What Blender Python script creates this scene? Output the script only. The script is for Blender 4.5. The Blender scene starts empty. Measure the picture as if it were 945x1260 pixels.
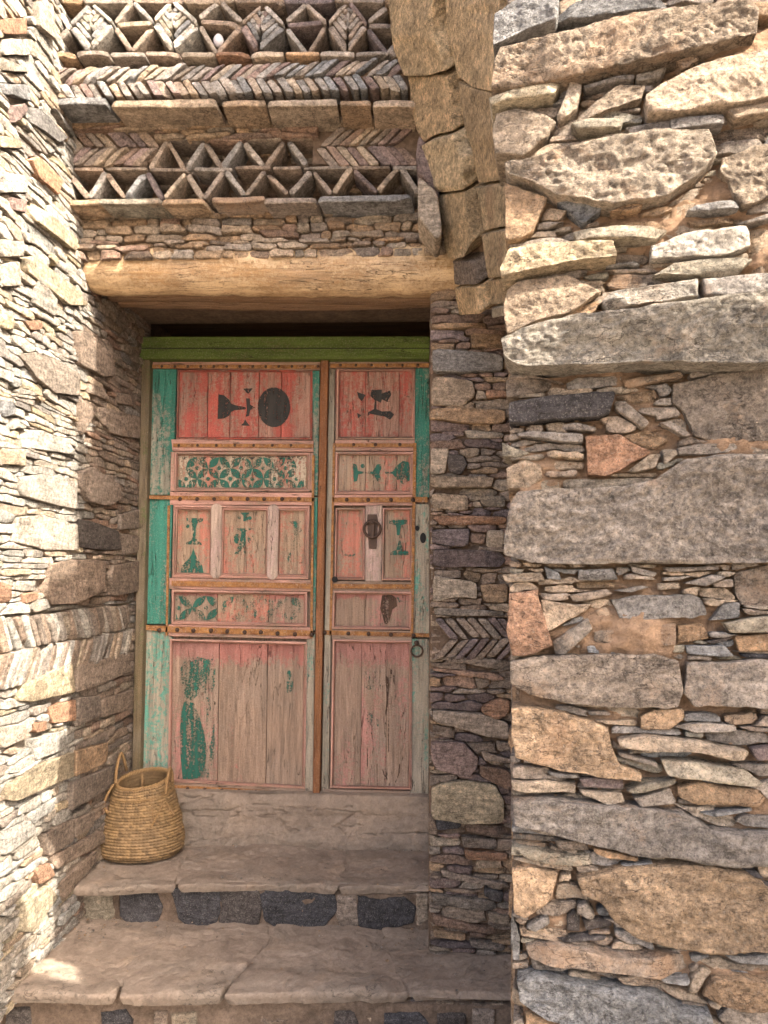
import bpy, math, random
import numpy as np
from math import radians, cos, sin, pi, atan2, sqrt
random.seed(7); RNG = np.random.default_rng(7)
scene = bpy.context.scene
COL = scene.collection
# ------------------------------------------------------------------ camera, sky, sun, exposure
YAW, PITCH, ROLL = map(radians, (3.0, 4.5, .43))
def _rx(a): c, s = cos(a), sin(a); return np.array([[1, 0, 0], [0, c, -s], [0, s, c]])
def _rz(a): c, s = cos(a), sin(a); return np.array([[c, -s, 0], [s, c, 0], [0, 0, 1]])
CR = _rz(YAW) @ _rx(pi/2 + PITCH) @ _rz(ROLL)
CC = np.array([0, -3.1, 1.38])
cam = bpy.data.cameras.new('camera'); cam.lens = 36; cam.sensor_fit = 'HORIZONTAL'; cam.sensor_width = 36
cam.clip_start = .02; cam.clip_end = 3000
co = bpy.data.objects.new('camera', cam); COL.objects.link(co)
import mathutils
M4 = mathutils.Matrix([list(CR[i]) + [CC[i]] for i in range(3)] + [[0, 0, 0, 1]])
co.matrix_world = M4; scene.camera = co
SUN_TO = np.array([.765, -.644]); SUN_TO /= np.linalg.norm(SUN_TO); SUN_EL = radians(43)   # horizontal direction towards the sun
w = bpy.data.worlds.new('World'); scene.world = w; w.use_nodes = True
nt = w.node_tree; nt.nodes.clear()
sky = nt.nodes.new('ShaderNodeTexSky'); sky.sky_type = 'NISHITA'; sky.sun_disc = False
sky.sun_elevation = SUN_EL; sky.sun_rotation = atan2(SUN_TO[0], SUN_TO[1]); sky.dust_density = 6.0; sky.air_density = .8; sky.ozone_density = .2
bg = nt.nodes.new('ShaderNodeBackground'); bg.inputs[1].default_value = .135
wo = nt.nodes.new('ShaderNodeOutputWorld'); nt.links.new(sky.outputs[0], bg.inputs[0]); nt.links.new(bg.outputs[0], wo.inputs[0])
sl = bpy.data.lights.new('sun', 'SUN'); sl.energy = 2.9; sl.angle = radians(.45); sl.color = (1, .92, .80)
so = bpy.data.objects.new('sun', sl); COL.objects.link(so)
sd = mathutils.Vector((SUN_TO[0]*cos(SUN_EL), SUN_TO[1]*cos(SUN_EL), sin(SUN_EL)))
so.rotation_euler = sd.to_track_quat('Z', 'Y').to_euler(); so.location = (4, -3, 6)
scene.view_settings.view_transform = 'Standard'; scene.view_settings.look = 'None'
scene.view_settings.exposure = 2.8; scene.view_settings.gamma = 1.0

# ------------------------------------------------------------------ pixel -> place
def rayv(px, py):
    px = np.asarray(px, float); py = np.asarray(py, float)
    d = np.stack([(px-472.5)/945, -(py-630)/945, -np.ones_like(px)], -1)
    return d @ CR.T
def at(px, py, ax, v):
    r = rayv(px, py); t = (v-CC[ax])/r[..., ax]; return CC + r*t[..., None]
# ------------------------------------------------------------------ noise
TAB = RNG.random(65536)
def vn(P):
    i = np.floor(P).astype(np.int64); f = P-i; f = f*f*(3-2*f)
    def h(a, b, c): return TAB[((a*73856093) ^ (b*19349663) ^ (c*83492791)) & 65535]
    x, y, z = i[:, 0], i[:, 1], i[:, 2]; fx, fy, fz = f[:, 0], f[:, 1], f[:, 2]
    r = 0
    for a in (0, 1):
        for b in (0, 1):
            for c in (0, 1):
                r = r + h(x+a, y+b, z+c)*(fx if a else 1-fx)*(fy if b else 1-fy)*(fz if c else 1-fz)
    return r
def fbm(P, o=4):
    r = 0; a = .5; s = 0
    for k in range(o):
        r = r + a*vn(P*2**k + 17.3*k); s += a; a *= .5
    return r/s - .5
# ------------------------------------------------------------------ objects
def newmesh(name, V, F, mats, smooth=True, col=None, cen=None):
    V = np.asarray(V, float)
    c = V.mean(0) if cen is None else np.asarray(cen, float)
    me = bpy.data.meshes.new(name)
    me.from_pydata((V-c).tolist(), [], F)
    for m in (mats if isinstance(mats, (list, tuple)) else [mats]): me.materials.append(m)
    if smooth: me.shade_smooth()
    if col is not None:
        a = me.color_attributes.new('col', 'FLOAT_COLOR', 'POINT')
        cc = np.asarray(col, float)
        if cc.ndim == 1: cc = np.tile(cc, (len(V), 1))
        a.data.foreach_set('color', cc.ravel())
    return me, c
WL = {}
def link(name, me, loc, parent=None, **props):
    o = bpy.data.objects.new(name, me); COL.objects.link(o)
    o.location = np.asarray(loc) - (WL[parent.name] if parent else 0)
    if parent: o.parent = parent
    WL[o.name] = np.asarray(loc, float)
    for k, v in props.items(): o[k] = v
    return o
def mobj(name, V, F, mat, parent=None, smooth=True, col=None, **props):
    me, c = newmesh(name, V, F, mat, smooth, col)
    return link(name, me, c, parent, **props)
def thing(name, label, cat, loc, group=None):
    o = bpy.data.objects.new(name, None); COL.objects.link(o); o.location = loc; o.empty_display_size = .1
    o['label'] = label; o['category'] = cat; o['kind'] = 'thing'
    if group: o['group'] = group
    WL[o.name] = np.asarray(loc, float)
    return o
# ------------------------------------------------------------------ materials
def srgb(r, g, b):
    return tuple(((x/255)/12.92 if x/255 < .04045 else ((x/255+.055)/1.055)**2.4) for x in (r, g, b))
class NT:
    def __init__(s, name):
        s.m = bpy.data.materials.new(name); s.m.use_nodes = True; s.t = s.m.node_tree; s.b = s.t.nodes['Principled BSDF']
        s.out = s.t.nodes['Material Output']
    def n(s, typ, **k):
        x = s.t.nodes.new(typ)
        for a, v in k.items(): setattr(x, a, v)
        return x
    def l(s, a, b): s.t.links.new(a, b)
    def sock(s, inp, v):
        if hasattr(v, 'links') or hasattr(v, 'is_linked'): s.l(v, inp)
        elif isinstance(v, tuple) and len(v) == 3 and inp.type == 'RGBA': inp.default_value = (*v, 1)
        else: inp.default_value = v
    def math(s, op, a, b=0.0, clamp=False):
        x = s.n('ShaderNodeMath', operation=op); x.use_clamp = clamp; s.sock(x.inputs[0], a); s.sock(x.inputs[1], b); return x.outputs[0]
    def coords(s, kind='Object', scale=(1, 1, 1), rand=True):
        tc = s.n('ShaderNodeTexCoord'); v = tc.outputs[kind]
        if rand:
            oi = s.n('ShaderNodeObjectInfo'); ad = s.n('ShaderNodeVectorMath', operation='ADD')
            mu = s.math('MULTIPLY', oi.outputs['Random'], 37.0); s.l(v, ad.inputs[0]); s.l(mu, ad.inputs[1]); v = ad.outputs[0]
        if scale != (1, 1, 1):
            mp = s.n('ShaderNodeMapping'); mp.inputs['Scale'].default_value = scale; s.l(v, mp.inputs[0]); v = mp.outputs[0]
        return v
    def noise(s, v, scale, detail=6, rough=.6, dist=0.0):
        x = s.n('ShaderNodeTexNoise'); s.l(v, x.inputs['Vector']); x.inputs['Scale'].default_value = scale
        x.inputs['Detail'].default_value = detail; x.inputs['Roughness'].default_value = rough; x.inputs['Distortion'].default_value = dist
        return x.outputs[0]
    def ramp(s, f, a, b, lo=0.0, hi=1.0, smooth=False):
        x = s.n('ShaderNodeMapRange'); x.clamp = True
        if smooth: x.interpolation_type = 'SMOOTHSTEP'
        s.sock(x.inputs[0], f)
        for i, q in enumerate((a, b, lo, hi)): x.inputs[i+1].default_value = q
        return x.outputs[0]
    def mix(s, f, a, b, mode='MIX'):
        x = s.n('ShaderNodeMix', data_type='RGBA', blend_type=mode); s.sock(x.inputs[0], f); s.sock(x.inputs[6], a); s.sock(x.inputs[7], b); return x.outputs[2]
    def gray(s, f):
        x = s.n('ShaderNodeCombineColor'); [s.l(f, x.inputs[i]) for i in range(3)]; return x.outputs[0]
    def bump(s, h, dist, strength=1.0, prev=None):
        x = s.n('ShaderNodeBump'); s.sock(x.inputs['Strength'], strength); x.inputs['Distance'].default_value = dist
        s.l(h, x.inputs['Height'])
        if prev is not None: s.l(prev, x.inputs['Normal'])
        return x.outputs[0]
    def _unused(s): pass
    def fin(s, color, normal=None, rough=.9, metal=0, spec=.25):
        s.sock(s.b.inputs['Base Color'], color); s.sock(s.b.inputs['Roughness'], rough); s.b.inputs['Metallic'].default_value = metal
        s.b.inputs['Specular IOR Level'].default_value = spec
        if normal is not None: s.l(normal, s.b.inputs['Normal'])
        return s.m
def stone_mat(name, bumpk=1.0, layer=(1, 1, 5), dusty=(.40, .255, .16)):
    s = NT(name); v = s.coords(); vl = s.coords(scale=layer)
    at_ = s.n('ShaderNodeVertexColor', layer_name='col')
    n1 = s.noise(v, 8, 12, .72, .4); n2 = s.noise(v, 75, 8, .8); n3 = s.noise(v, 3.2, 7, .7, .8); nl = s.noise(vl, 16, 10, .72, .3); n4 = s.noise(v, 260, 5, .75)
    c = s.mix(1.0, at_.outputs[0], s.gray(s.ramp(n1, .28, .72, .70, 1.32)), 'MULTIPLY')
    c = s.mix(1.0, c, s.gray(s.ramp(n2, .36, .64, .42, 1.6)), 'MULTIPLY')  # stone grain, its contrast raised to stand in for relief shading
    c = s.mix(1.0, c, s.gray(s.ramp(nl, .34, .66, .62, 1.38)), 'MULTIPLY')
    # reddish-ochre iron stain and clay dust in patches
    oi = s.n('ShaderNodeObjectInfo'); rnd = oi.outputs['Random']
    th = s.math('SUBTRACT', .80, s.math('MULTIPLY', at_.outputs[1], .55))
    d = s.ramp(s.math('SUBTRACT', s.math('ADD', n3, s.math('MULTIPLY', s.math('SUBTRACT', n2, .5), .35)), th), -.05, .10, 0, .8)
    c = s.mix(d, c, s.mix(n2, (dusty[0]*.75, dusty[1]*.72, dusty[2]*.68), (dusty[0]*1.2, dusty[1]*1.2, dusty[2]*1.2)))
    # pale lichen-like flecks
    n5 = s.noise(v, 26, 5, .75); c = s.mix(s.ramp(n5, .64, .72, 0, .45), c, (.52, .48, .41))
    c = s.mix(s.ramp(n4, .54, .66, 0, .72), c, (.06, .048, .04)); c = s.mix(s.ramp(n4, .45, .34, 0, .5), c, (.58, .52, .43))  # dark pits and pale grains, also standing in for fine relief shading
    vc = s.n('ShaderNodeTexVoronoi', feature='DISTANCE_TO_EDGE'); wv = s.n('ShaderNodeVectorMath', operation='ADD'); nn = s.n('ShaderNodeTexNoise'); s.l(vl, nn.inputs['Vector']); nn.inputs['Scale'].default_value = 12; nn.inputs['Detail'].default_value = 6
    s_ = s.n('ShaderNodeVectorMath', operation='SCALE'); s.l(nn.outputs[1], s_.inputs[0]); s_.inputs['Scale'].default_value = .30; s.l(s_.outputs[0], wv.inputs[0]); s.l(vl, wv.inputs[1]); s.l(wv.outputs[0], vc.inputs['Vector']); vc.inputs['Scale'].default_value = 7
    ck = s.math('MULTIPLY', s.ramp(vc.outputs[0], 0, .022, 1, 0), s.ramp(n3, .46, .54, 0, 1)); c = s.mix(s.math('MULTIPLY', ck, .75), c, (.045, .034, .028))
    cm = s.math('SUBTRACT', nl, s.math('MULTIPLY', ck, .5))
    mixr = s.ramp(rnd, .2, .8, .25, 1.0); b = s.bump(cm, .026*bumpk, mixr); b = s.bump(n2, .019*bumpk, 1.0, b); b = s.bump(n4, .007*bumpk, 1.0, b)
    return s.fin(c, b, .92, spec=.2)
M_ST = stone_mat('rough_stone')
M_STN = stone_mat('rough_stone_near', 1.25, (1, 1, 2.5), (.43, .27, .165))
M_SLATE = stone_mat('slate_sliver', .7, (1, 1, 3))
def mortar_mat(name, col, k=1.0):
    s = NT(name); v = s.coords(rand=False)
    n1 = s.noise(v, 9, 10, .75); n2 = s.noise(v, 55, 10, .82); n3 = s.noise(v, 210, 5, .75)
    c = s.mix(s.ramp(n1, .3, .7), tuple(x*.62 for x in col), tuple(x*1.3 for x in col)); c = s.mix(s.ramp(n3, .42, .3, 0, .6), c, (.07, .045, .03))
    c = s.mix(1.0, c, s.gray(s.ramp(n2, .3, .7, .5, 1.45)), 'MULTIPLY')
    c = s.mix(s.ramp(n3, .62, .74, 0, .5), c, (.5, .44, .36))
    b = s.bump(n2, .022*k, 1.0); b = s.bump(n3, .006*k, 1.0, b)
    return s.fin(c, b, .96, spec=.1)
M_CLAY = mortar_mat('clay_mortar', (.40, .26, .165), 1.5)
M_CLAYD = mortar_mat('dark_clay_mortar', (.24, .165, .115))
M_RISER = mortar_mat('brown_riser_mortar', (.30, .215, .155), 1.6)
M_PALE = mortar_mat('pale_lime_mortar', (.50, .435, .36), 1.3)
def tread_mat(name, col):
    s = NT(name); v = s.coords(rand=False)
    at_ = s.n('ShaderNodeVertexColor', layer_name='col')
    n1 = s.noise(v, 5, 9, .62, .6); n2 = s.noise(v, 38, 10, .8); n3 = s.noise(v, 200, 5, .75); n4 = s.noise(v, 2.3, 5, .6, .5)
    c = s.mix(n1, tuple(x*.6 for x in col), tuple(x*1.3 for x in col)); c = s.mix(.5, c, at_.outputs[0])
    c = s.mix(s.ramp(n4, .46, .6, 0, .5), c, (.27, .225, .18)); c = s.mix(s.ramp(n1, .52, .68, 0, .5), c, (.52, .38, .27)); c = s.mix(s.ramp(n1, .46, .34, 0, .5), c, (.19, .14, .105))
    c = s.mix(1.0, c, s.gray(s.ramp(n2, .3, .7, .72, 1.28)), 'MULTIPLY')
    vo = s.n('ShaderNodeTexVoronoi', feature='DISTANCE_TO_EDGE'); 
    wv = s.n('ShaderNodeVectorMath', operation='ADD'); s.l(v, wv.inputs[0])
    nn = s.n('ShaderNodeTexNoise'); s.l(v, nn.inputs['Vector']); nn.inputs['Scale'].default_value = 9; nn.inputs['Detail'].default_value = 5
    sc = s.n('ShaderNodeVectorMath', operation='SCALE'); s.l(nn.outputs[1], sc.inputs[0]); sc.inputs['Scale'].default_value = .5; s.l(sc.outputs[0], wv.inputs[1])
    s.l(wv.outputs[0], vo.inputs['Vector']); vo.inputs['Scale'].default_value = 4.2
    cr = s.math('MULTIPLY', s.ramp(vo.outputs[0], .0, .010, 1, 0), s.ramp(n4, .52, .6, 0, 1))
    c = s.mix(s.math('MULTIPLY', cr, .6), c, (.06, .045, .035)); c = s.mix(s.ramp(n3, .58, .7, 0, .6), c, (.08, .06, .045)); c = s.mix(s.ramp(n3, .42, .32, 0, .5), c, (.5, .42, .33))
    b = s.bump(s.math('SUBTRACT', n2, cr), .02, 1); b = s.bump(n3, .004, 1, b); b = s.bump(n1, .03, .9, b)
    return s.fin(c, b, .85, spec=.25)
M_TREAD = tread_mat('worn_step_stone', (.46, .345, .26))
def wood_mat(name, wood, paint=None, wear=.5, axis='Z', rustiness=0.0, edge_paint=0.0, sat=1.0, grey=.3):
    """old boards: bare wood grain with paint left in patches; wear 0 = all paint left, 1 = bare"""
    s = NT(name); sc = {'Z': (1, 1, .07), 'X': (.07, 1, 1)}[axis]
    sc2 = {'Z': (1, 1, .25), 'X': (.25, 1, 1)}[axis]
    v = s.coords(); vg = s.coords(scale=sc); vb = s.coords(scale=sc2)
    g1 = s.noise(vg, 90, 8, .65, .6); g2 = s.noise(vg, 26, 6, .6, 1.2); n1 = s.noise(vb, 9, 8, .7); n2 = s.noise(v, 70, 7, .75); n3 = s.noise(v, 4, 4, .6)
    dk = tuple(x*.60 for x in wood); lt = tuple(x*1.25 for x in wood)
    c = s.mix(s.ramp(g1, .3, .68), dk, lt)
    c = s.mix(s.ramp(n3, .4, .7, 0, grey), c, (.30, .255, .21))
    c = s.mix(1.0, c, s.gray(s.ramp(g2, .3, .7, .75, 1.25)), 'MULTIPLY')
    if paint is not None:
        pv = s.mix(s.ramp(n1, .3, .7), tuple(x*.55 for x in paint), tuple(x*1.25 for x in paint))
        pv = s.mix(1.0, pv, s.gray(s.ramp(g2, .3, .7, .8, 1.2)), 'MULTIPLY')
        f = s.math('ADD', s.math('MULTIPLY', n1, .6), s.math('MULTIPLY', n2, .4))
        if edge_paint:
            tc = s.n('ShaderNodeTexCoord'); sp = s.n('ShaderNodeSeparateXYZ'); s.l(tc.outputs['Generated'], sp.inputs[0])
            top = s.ramp(sp.outputs[2], .80, 1.0, 0, .22)
            f = s.math('ADD', f, top)
        t = .28 + .44*wear
        m = s.ramp(f, t-.03, t+.04)
        c = s.mix(m, c, pv)
    g3 = s.noise(vg, 34, 4, .55, .8); ckw = s.math('MULTIPLY', s.ramp(s.math('ABSOLUTE', s.math('SUBTRACT', g3, .5)), 0, .007, 1, 0), s.ramp(n3, .44, .54, 0, 1)); c = s.mix(s.math('MULTIPLY', ckw, .85), c, (.03, .02, .014))
    sc_ = s.noise(v, 330, 4, .7); c = s.mix(s.ramp(sc_, .56, .66, 0, .5), c, (.09, .06, .045)); c = s.mix(s.ramp(sc_, .44, .35, 0, .3), c, (.62, .5, .4))
    spk = s.noise(v, 150, 4, .7); c = s.mix(s.ramp(spk, .60, .68, 0, .55), c, (.05, .035, .025))
    b = s.bump(s.math('SUBTRACT', g1, s.math('MULTIPLY', ckw, 1.2)), .005, 1); b = s.bump(n2, .002, .9, b)
    if paint is not None: b = s.bump(m, .0006, .6, b)
    return s.fin(c, b, .75, spec=.25)
WOOD = (.27, .165, .105)
M_RED = wood_mat('worn_red_paint', (.34, .18, .13), (.40, .092, .068), .48)
M_REDW = wood_mat('half_worn_red_paint', (.34, .23, .15), (.44, .165, .115), .56)
M_BARE = wood_mat('bare_board_with_pink_edge', (.29, .195, .135), (.36, .145, .115), .68, edge_paint=1)
M_PINKB = wood_mat('rubbed_pink_board', (.30, .20, .14), (.38, .18, .145), .60, edge_paint=1)
M_TEAL = wood_mat('worn_teal_paint', (.26, .24, .18), (.035, .18, .13), .42)
M_TEALW = wood_mat('rubbed_teal_paint', (.32, .27, .20), (.10, .27, .20), .60)
M_PINK = wood_mat('worn_pink_moulding', (.34, .225, .155), (.48, .26, .20), .42)
M_PINKX = wood_mat('worn_pink_rail', (.34, .225, .155), (.48, .26, .20), .42, axis='X')
M_WOODX = wood_mat('bare_wood_rail', (.30, .20, .14), (.33, .14, .10), .75, axis='X')
M_OLIVE = wood_mat('olive_green_paint', (.13, .11, .04), (.085, .125, .02), .30, axis='X')
M_OLIVEZ = wood_mat('worn_olive_post', (.13, .095, .05), (.085, .10, .03), .62)
M_ASTR = wood_mat('brown_astragal', (.22, .085, .03), grey=.05)
M_LOG = wood_mat('barkless_log', (.33, .20, .095), (.50, .35, .20), .48, axis='X', grey=.3)
M_PLANK = wood_mat('old_ceiling_plank', (.20, .115, .06), axis='X', grey=.1)
M_SILL = wood_mat('weathered_threshold', (.31, .22, .15), None, .5, axis='X', grey=.15)
M_MULL = wood_mat('pale_mullion', (.42, .31, .24), (.50, .34, .29), .5)
def rust_mat():
    s = NT('rusty_iron_strip'); v = s.coords(); n = s.noise(v, 40, 8, .75); n2 = s.noise(v, 170, 4, .7)
    c = s.mix(s.ramp(n, .35, .65), (.12, .045, .018), (.40, .19, .06)); c = s.mix(s.ramp(n2, .55, .65), c, (.36, .24, .17))
    return s.fin(c, s.bump(n2, .002, 1), .8, 0, .3)
M_RUST = rust_mat()
def iron_mat():
    s = NT('dark_iron'); v = s.coords(); n = s.noise(v, 120, 6, .7)
    return s.fin(s.mix(n, (.015, .013, .012), (.13, .075, .05)), s.bump(n, .001, 1), .6, .5, .4)
M_IRON = iron_mat()
def paint_mat(name, a, b, wear):
    """thin painted sign, flaked off in patches so the board behind shows"""
    s = NT(name); v = s.coords(scale=(1, 1, .16)); v2 = s.coords()
    n = s.noise(v, 40, 7, .75); n2 = s.noise(v2, 130, 5, .75)
    c = s.mix(s.ramp(n, .35, .65), a, b)
    f = s.math('ADD', s.math('MULTIPLY', n, .55), s.math('MULTIPLY', n2, .45)); t = .3 + .42*wear
    tr = s.n('ShaderNodeBsdfTransparent'); mx = s.n('ShaderNodeMixShader'); s.l(s.ramp(f, t-.02, t+.03), mx.inputs[0])
    s.fin(c, None, .7); s.l(tr.outputs[0], mx.inputs[1]); s.l(s.b.outputs[0], mx.inputs[2]); s.l(mx.outputs[0], s.out.inputs[0])
    return s.m
P_BLACK = paint_mat('black_sign_paint', (.016, .016, .014), (.05, .042, .036), .30)
P_GREEN = paint_mat('green_sign_paint', (.012, .06, .042), (.03, .12, .085), .40)
P_GREENW = paint_mat('flaked_green_paint', (.012, .065, .045), (.03, .13, .09), .52)
P_FAINT = paint_mat('faint_green_paint', (.02, .07, .05), (.04, .11, .08), .57)
P_CREAM = paint_mat('cream_ground_paint', (.36, .28, .20), (.46, .36, .26), .5)
P_BURN = paint_mat('charred_patch', (.02, .012, .008), (.09, .05, .03), .42)
def straw_mat():
    s = NT('palm_straw'); v = s.coords(rand=False); n = s.noise(v, 55, 6, .7); n2 = s.noise(v, 9, 4, .6)
    tc = s.n('ShaderNodeVertexColor', layer_name='col')
    c = s.mix(n, (.075, .045, .022), (.32, .205, .10)); c = s.mix(s.ramp(n2, .4, .65, 0, .4), c, (.26, .155, .06))
    c = s.mix(1.0, c, tc.outputs[0], 'MULTIPLY')
    return s.fin(c, s.bump(n, .002, 1), .7, 0, .3)
M_STRAW = straw_mat()
def plain(name, col, rough=.7):
    s = NT(name); v = s.coords(); n = s.noise(v, 60, 6, .7)
    return s.fin(s.mix(n, tuple(x*.8 for x in col), tuple(x*1.15 for x in col)), s.bump(n, .001, .6), rough)
M_PEB = plain('white_pebble', (.46, .42, .42))
M_HOLE = plain('keyhole_dark', (.012, .01, .009))
# ------------------------------------------------------------------ frames: (u, v, h) -> place
class Plane:
    def __init__(s, O, U, N, V=(0, 0, 1)):
        s.O, s.U, s.V, s.N = (np.asarray(x, float) for x in (O, U, V, N))
    def pt(s, u, v, h): return s.O + np.multiply.outer(u, s.U) + np.multiply.outer(v, s.V) + np.multiply.outer(h, s.N)
    def px(s, P):
        P = np.asarray(P, float); r = rayv(P[:, 0], P[:, 1]); t = ((s.O-CC) @ s.N)/(r @ s.N); X = CC + r*t[:, None] - s.O
        return np.stack([X @ s.U, X @ s.V], 1)
def outline(poly, res, jit, seed, chaikin=1):
    P = np.asarray(poly, float)
    for _ in range(chaikin):
        Q = np.roll(P, -1, 0); P = np.stack([P*.91+Q*.09, P*.09+Q*.91], 1).reshape(-1, 2)
    Q = np.roll(P, -1, 0); L = np.hypot(*(Q-P).T); tot = L.sum(); n = max(8, int(tot/res)); n = min(n, 260)
    cum = np.concatenate([[0], np.cumsum(L)]); t = np.arange(n)/n*tot
    X = np.interp(t, cum, np.append(P[:, 0], P[0, 0])); Y = np.interp(t, cum, np.append(P[:, 1], P[0, 1]))
    P = np.stack([X, Y], 1)
    if jit:
        T = np.roll(P, -1, 0)-np.roll(P, 1, 0); T /= np.maximum(np.hypot(*T.T), 1e-9)[:, None]; Nn = np.stack([T[:, 1], -T[:, 0]], 1)
        q = np.column_stack([P*22, np.full(n, seed*3.7)]); P = P + Nn*(fbm(q, 3)*jit*2)[:, None] + Nn*(fbm(q*4.3, 2)*jit*.9)[:, None]
    return P
def stone(poly, proud=.012, depth=.08, res=.008, rough=.006, rnd=.008, seed=0, jit=.004, fac=2, strata=0.0, chaikin=1, cap=None, tilt=0.02):
    """one irregular stone; returns (uvh, faces): outline wall, rounded arris, rough face with chipped planes"""
    rs = random.Random(seed*7919+13)
    P = outline(poly, res*1.25, jit, seed, chaikin); n = len(P)
    A = .5*np.sum(P[:, 0]*np.roll(P[:, 1], -1)-np.roll(P[:, 0], -1)*P[:, 1])
    if A < 0: P = P[::-1]
    c = (P.max(0)+P.min(0))/2*.5 + P.mean(0)*.5
    D = P-c; w_, E = np.linalg.eigh(D.T @ D); E = E[:, ::-1]; q = D @ E
    ha, hb = np.abs(q).max(0); m = hb
    rnd = min(rnd, m*.5)
    ds = [0, rnd*.22, rnd*.55, rnd]; x = rnd+res
    while x < m*.9: ds.append(x); x += res
    if len(ds) > 50: ds = ds[:4] + list(np.linspace(rnd, m*.9, 47))[1:]
    rings = []; dd = []
    for d in ds:
        k = np.array([(ha-d)/ha, (hb-d)/hb]); rings.append((q*k) @ E.T + c); dd.append(np.full(n, d))
    rings.append((q*np.array([(ha-m)/ha, 0.])) @ E.T + c); dd.append(np.full(n, m))
    UV = np.concatenate(rings); d = np.concatenate(dd); S3 = seed*1.37; s3 = np.full(len(UV), S3)
    # arris of uneven width, some edges chipped far in
    rv = rnd*np.clip(1+3.2*fbm(np.column_stack([UV*14, s3+2]), 3), .25, 2.4)
    t = np.minimum(d/np.maximum(rv, 1e-6), 1)
    h = proud - rv*(1-np.sqrt(np.maximum(0, 1-(1-t)**2)))*.9
    fade = .45+.55*np.minimum(d/max(rnd*2, 1e-6), 1)
    n1 = fbm(np.column_stack([UV[:, 0]*8, UV[:, 1]*12, s3]), 4)
    # ledges left by splitting along the bed
    st = rough*1.3; tq = n1*rough*5/max(st, 1e-6); fl = np.floor(tq); fr_ = tq-fl; ter = (fl+np.clip((fr_-.5)*3.2+.5, 0, 1))*st
    h = h + (.45*ter*.4 + .4*n1*rough*2.2)*fade + rough*.35*fbm(np.column_stack([UV*46, s3]), 3)*fade
    if res < .007: h = h + rough*.7*fbm(np.column_stack([UV*150, s3]), 2)*fade
    if res < .0075 and rs.random() < .5: strata = .0045
    if strata:
        s_ = fbm(np.column_stack([UV[:, 0]*6, UV[:, 1]*40, s3]), 3); h = h + strata*2*s_*fade
    uvc = UV-c; h = h + (uvc @ np.array([rs.uniform(-1, 1), rs.uniform(-1, 1)]))*tilt
    for _ in range(fac+1):   # broken planes
        big_ = m > .035; a = rs.uniform(0, 2*pi); g = rs.uniform(.2, .45 if big_ else .9); dv = np.array([cos(a), sin(a)])
        e = (uvc @ dv); off = e.max()*rs.uniform(.78 if big_ else .35, .97)
        h = np.where(e > off, np.minimum(h, proud+rough*.3-(e-off)*g + rough*.8*fbm(np.column_stack([UV*30, np.full(len(UV), S3+5)]), 2)), h)
    h = np.maximum(h, -depth*.6)
    back = np.column_stack([P[:, 0], P[:, 1], np.full(n, -depth)]); kb = c + (P-c)*.96; back[:, :2] = kb
    mid = np.column_stack([rings[0], np.full(n, (-depth+proud)*.4)])
    front = np.column_stack([UV, h])
    front[:n, 2] = np.maximum(front[:n, 2], mid[:, 2]+.002)
    V = np.concatenate([back, mid, front])
    F = []; R = len(ds)+2; ix = np.arange(n); jx = (ix+1) % n
    for k in range(R-1):
        a = k*n; b = (k+1)*n
        F += np.stack([a+ix, a+jx, b+jx, b+ix], 1).tolist()
    a = R*n; b = (R-1)*n; F += np.stack([b+ix, b+jx, a+jx, a+ix], 1).tolist()
    return V, F
class Batch:
    """collects stones and joins the small ones"""
    def __init__(s): s.V = []; s.F = []; s.C = []; s.n = 0
    def add(s, V, F, col):
        s.V.append(V); s.C.append(np.tile(col, (len(V), 1))); n = s.n; s.F += [[i+n for i in f] for f in F]; s.n += len(V)
    def build(s, name, mat, parent, smooth=True, **props):
        if not s.n: return
        return mobj(name, np.concatenate(s.V), s.F, mat, parent, smooth, np.concatenate(s.C), **props)
PAL = {'b': (.42, .325, .235), 'o': (.42, .28, .17), 'O': (.42, .24, .15), 'g': (.32, .275, .235), 'G': (.345, .275, .215), 'd': (.13, .11, .10),
       'k': (.085, .078, .080), 'p': (.28, .20, .175), 'P': (.20, .15, .14), 'Y': (.48, .39, .265), 'y': (.36, .31, .235), 's': (.27, .255, .24), 'w': (.50, .445, .375), 'W': (.42, .385, .335), 'A': (.50, .36, .21), 'r': (.33, .215, .155),
       'l': (.40, .36, .30), 'm': (.31, .235, .18)}
def colr(k, rs, dust=.3):
    c = np.array(PAL[k]); v = rs.uniform(.82, 1.2); hh = rs.uniform(-.05, .05)
    return [c[0]*v*(1+hh), c[1]*v, c[2]*v*(1-hh), max(0, min(1, (dust+rs.uniform(-.15, .15))*(.1 if k in 'kds' else 1)))]
def pin(poly, X, Y):
    r = np.zeros(X.shape, bool); n = len(poly)
    for i in range(n):
        x0, y0 = poly[i]; x1, y1 = poly[(i+1) % n]
        if y0 == y1: continue
        r ^= ((Y > min(y0, y1)) & (Y <= max(y0, y1)) & (X < (Y-y0)*(x1-x0)/(y1-y0)+x0))
    return r
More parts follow.
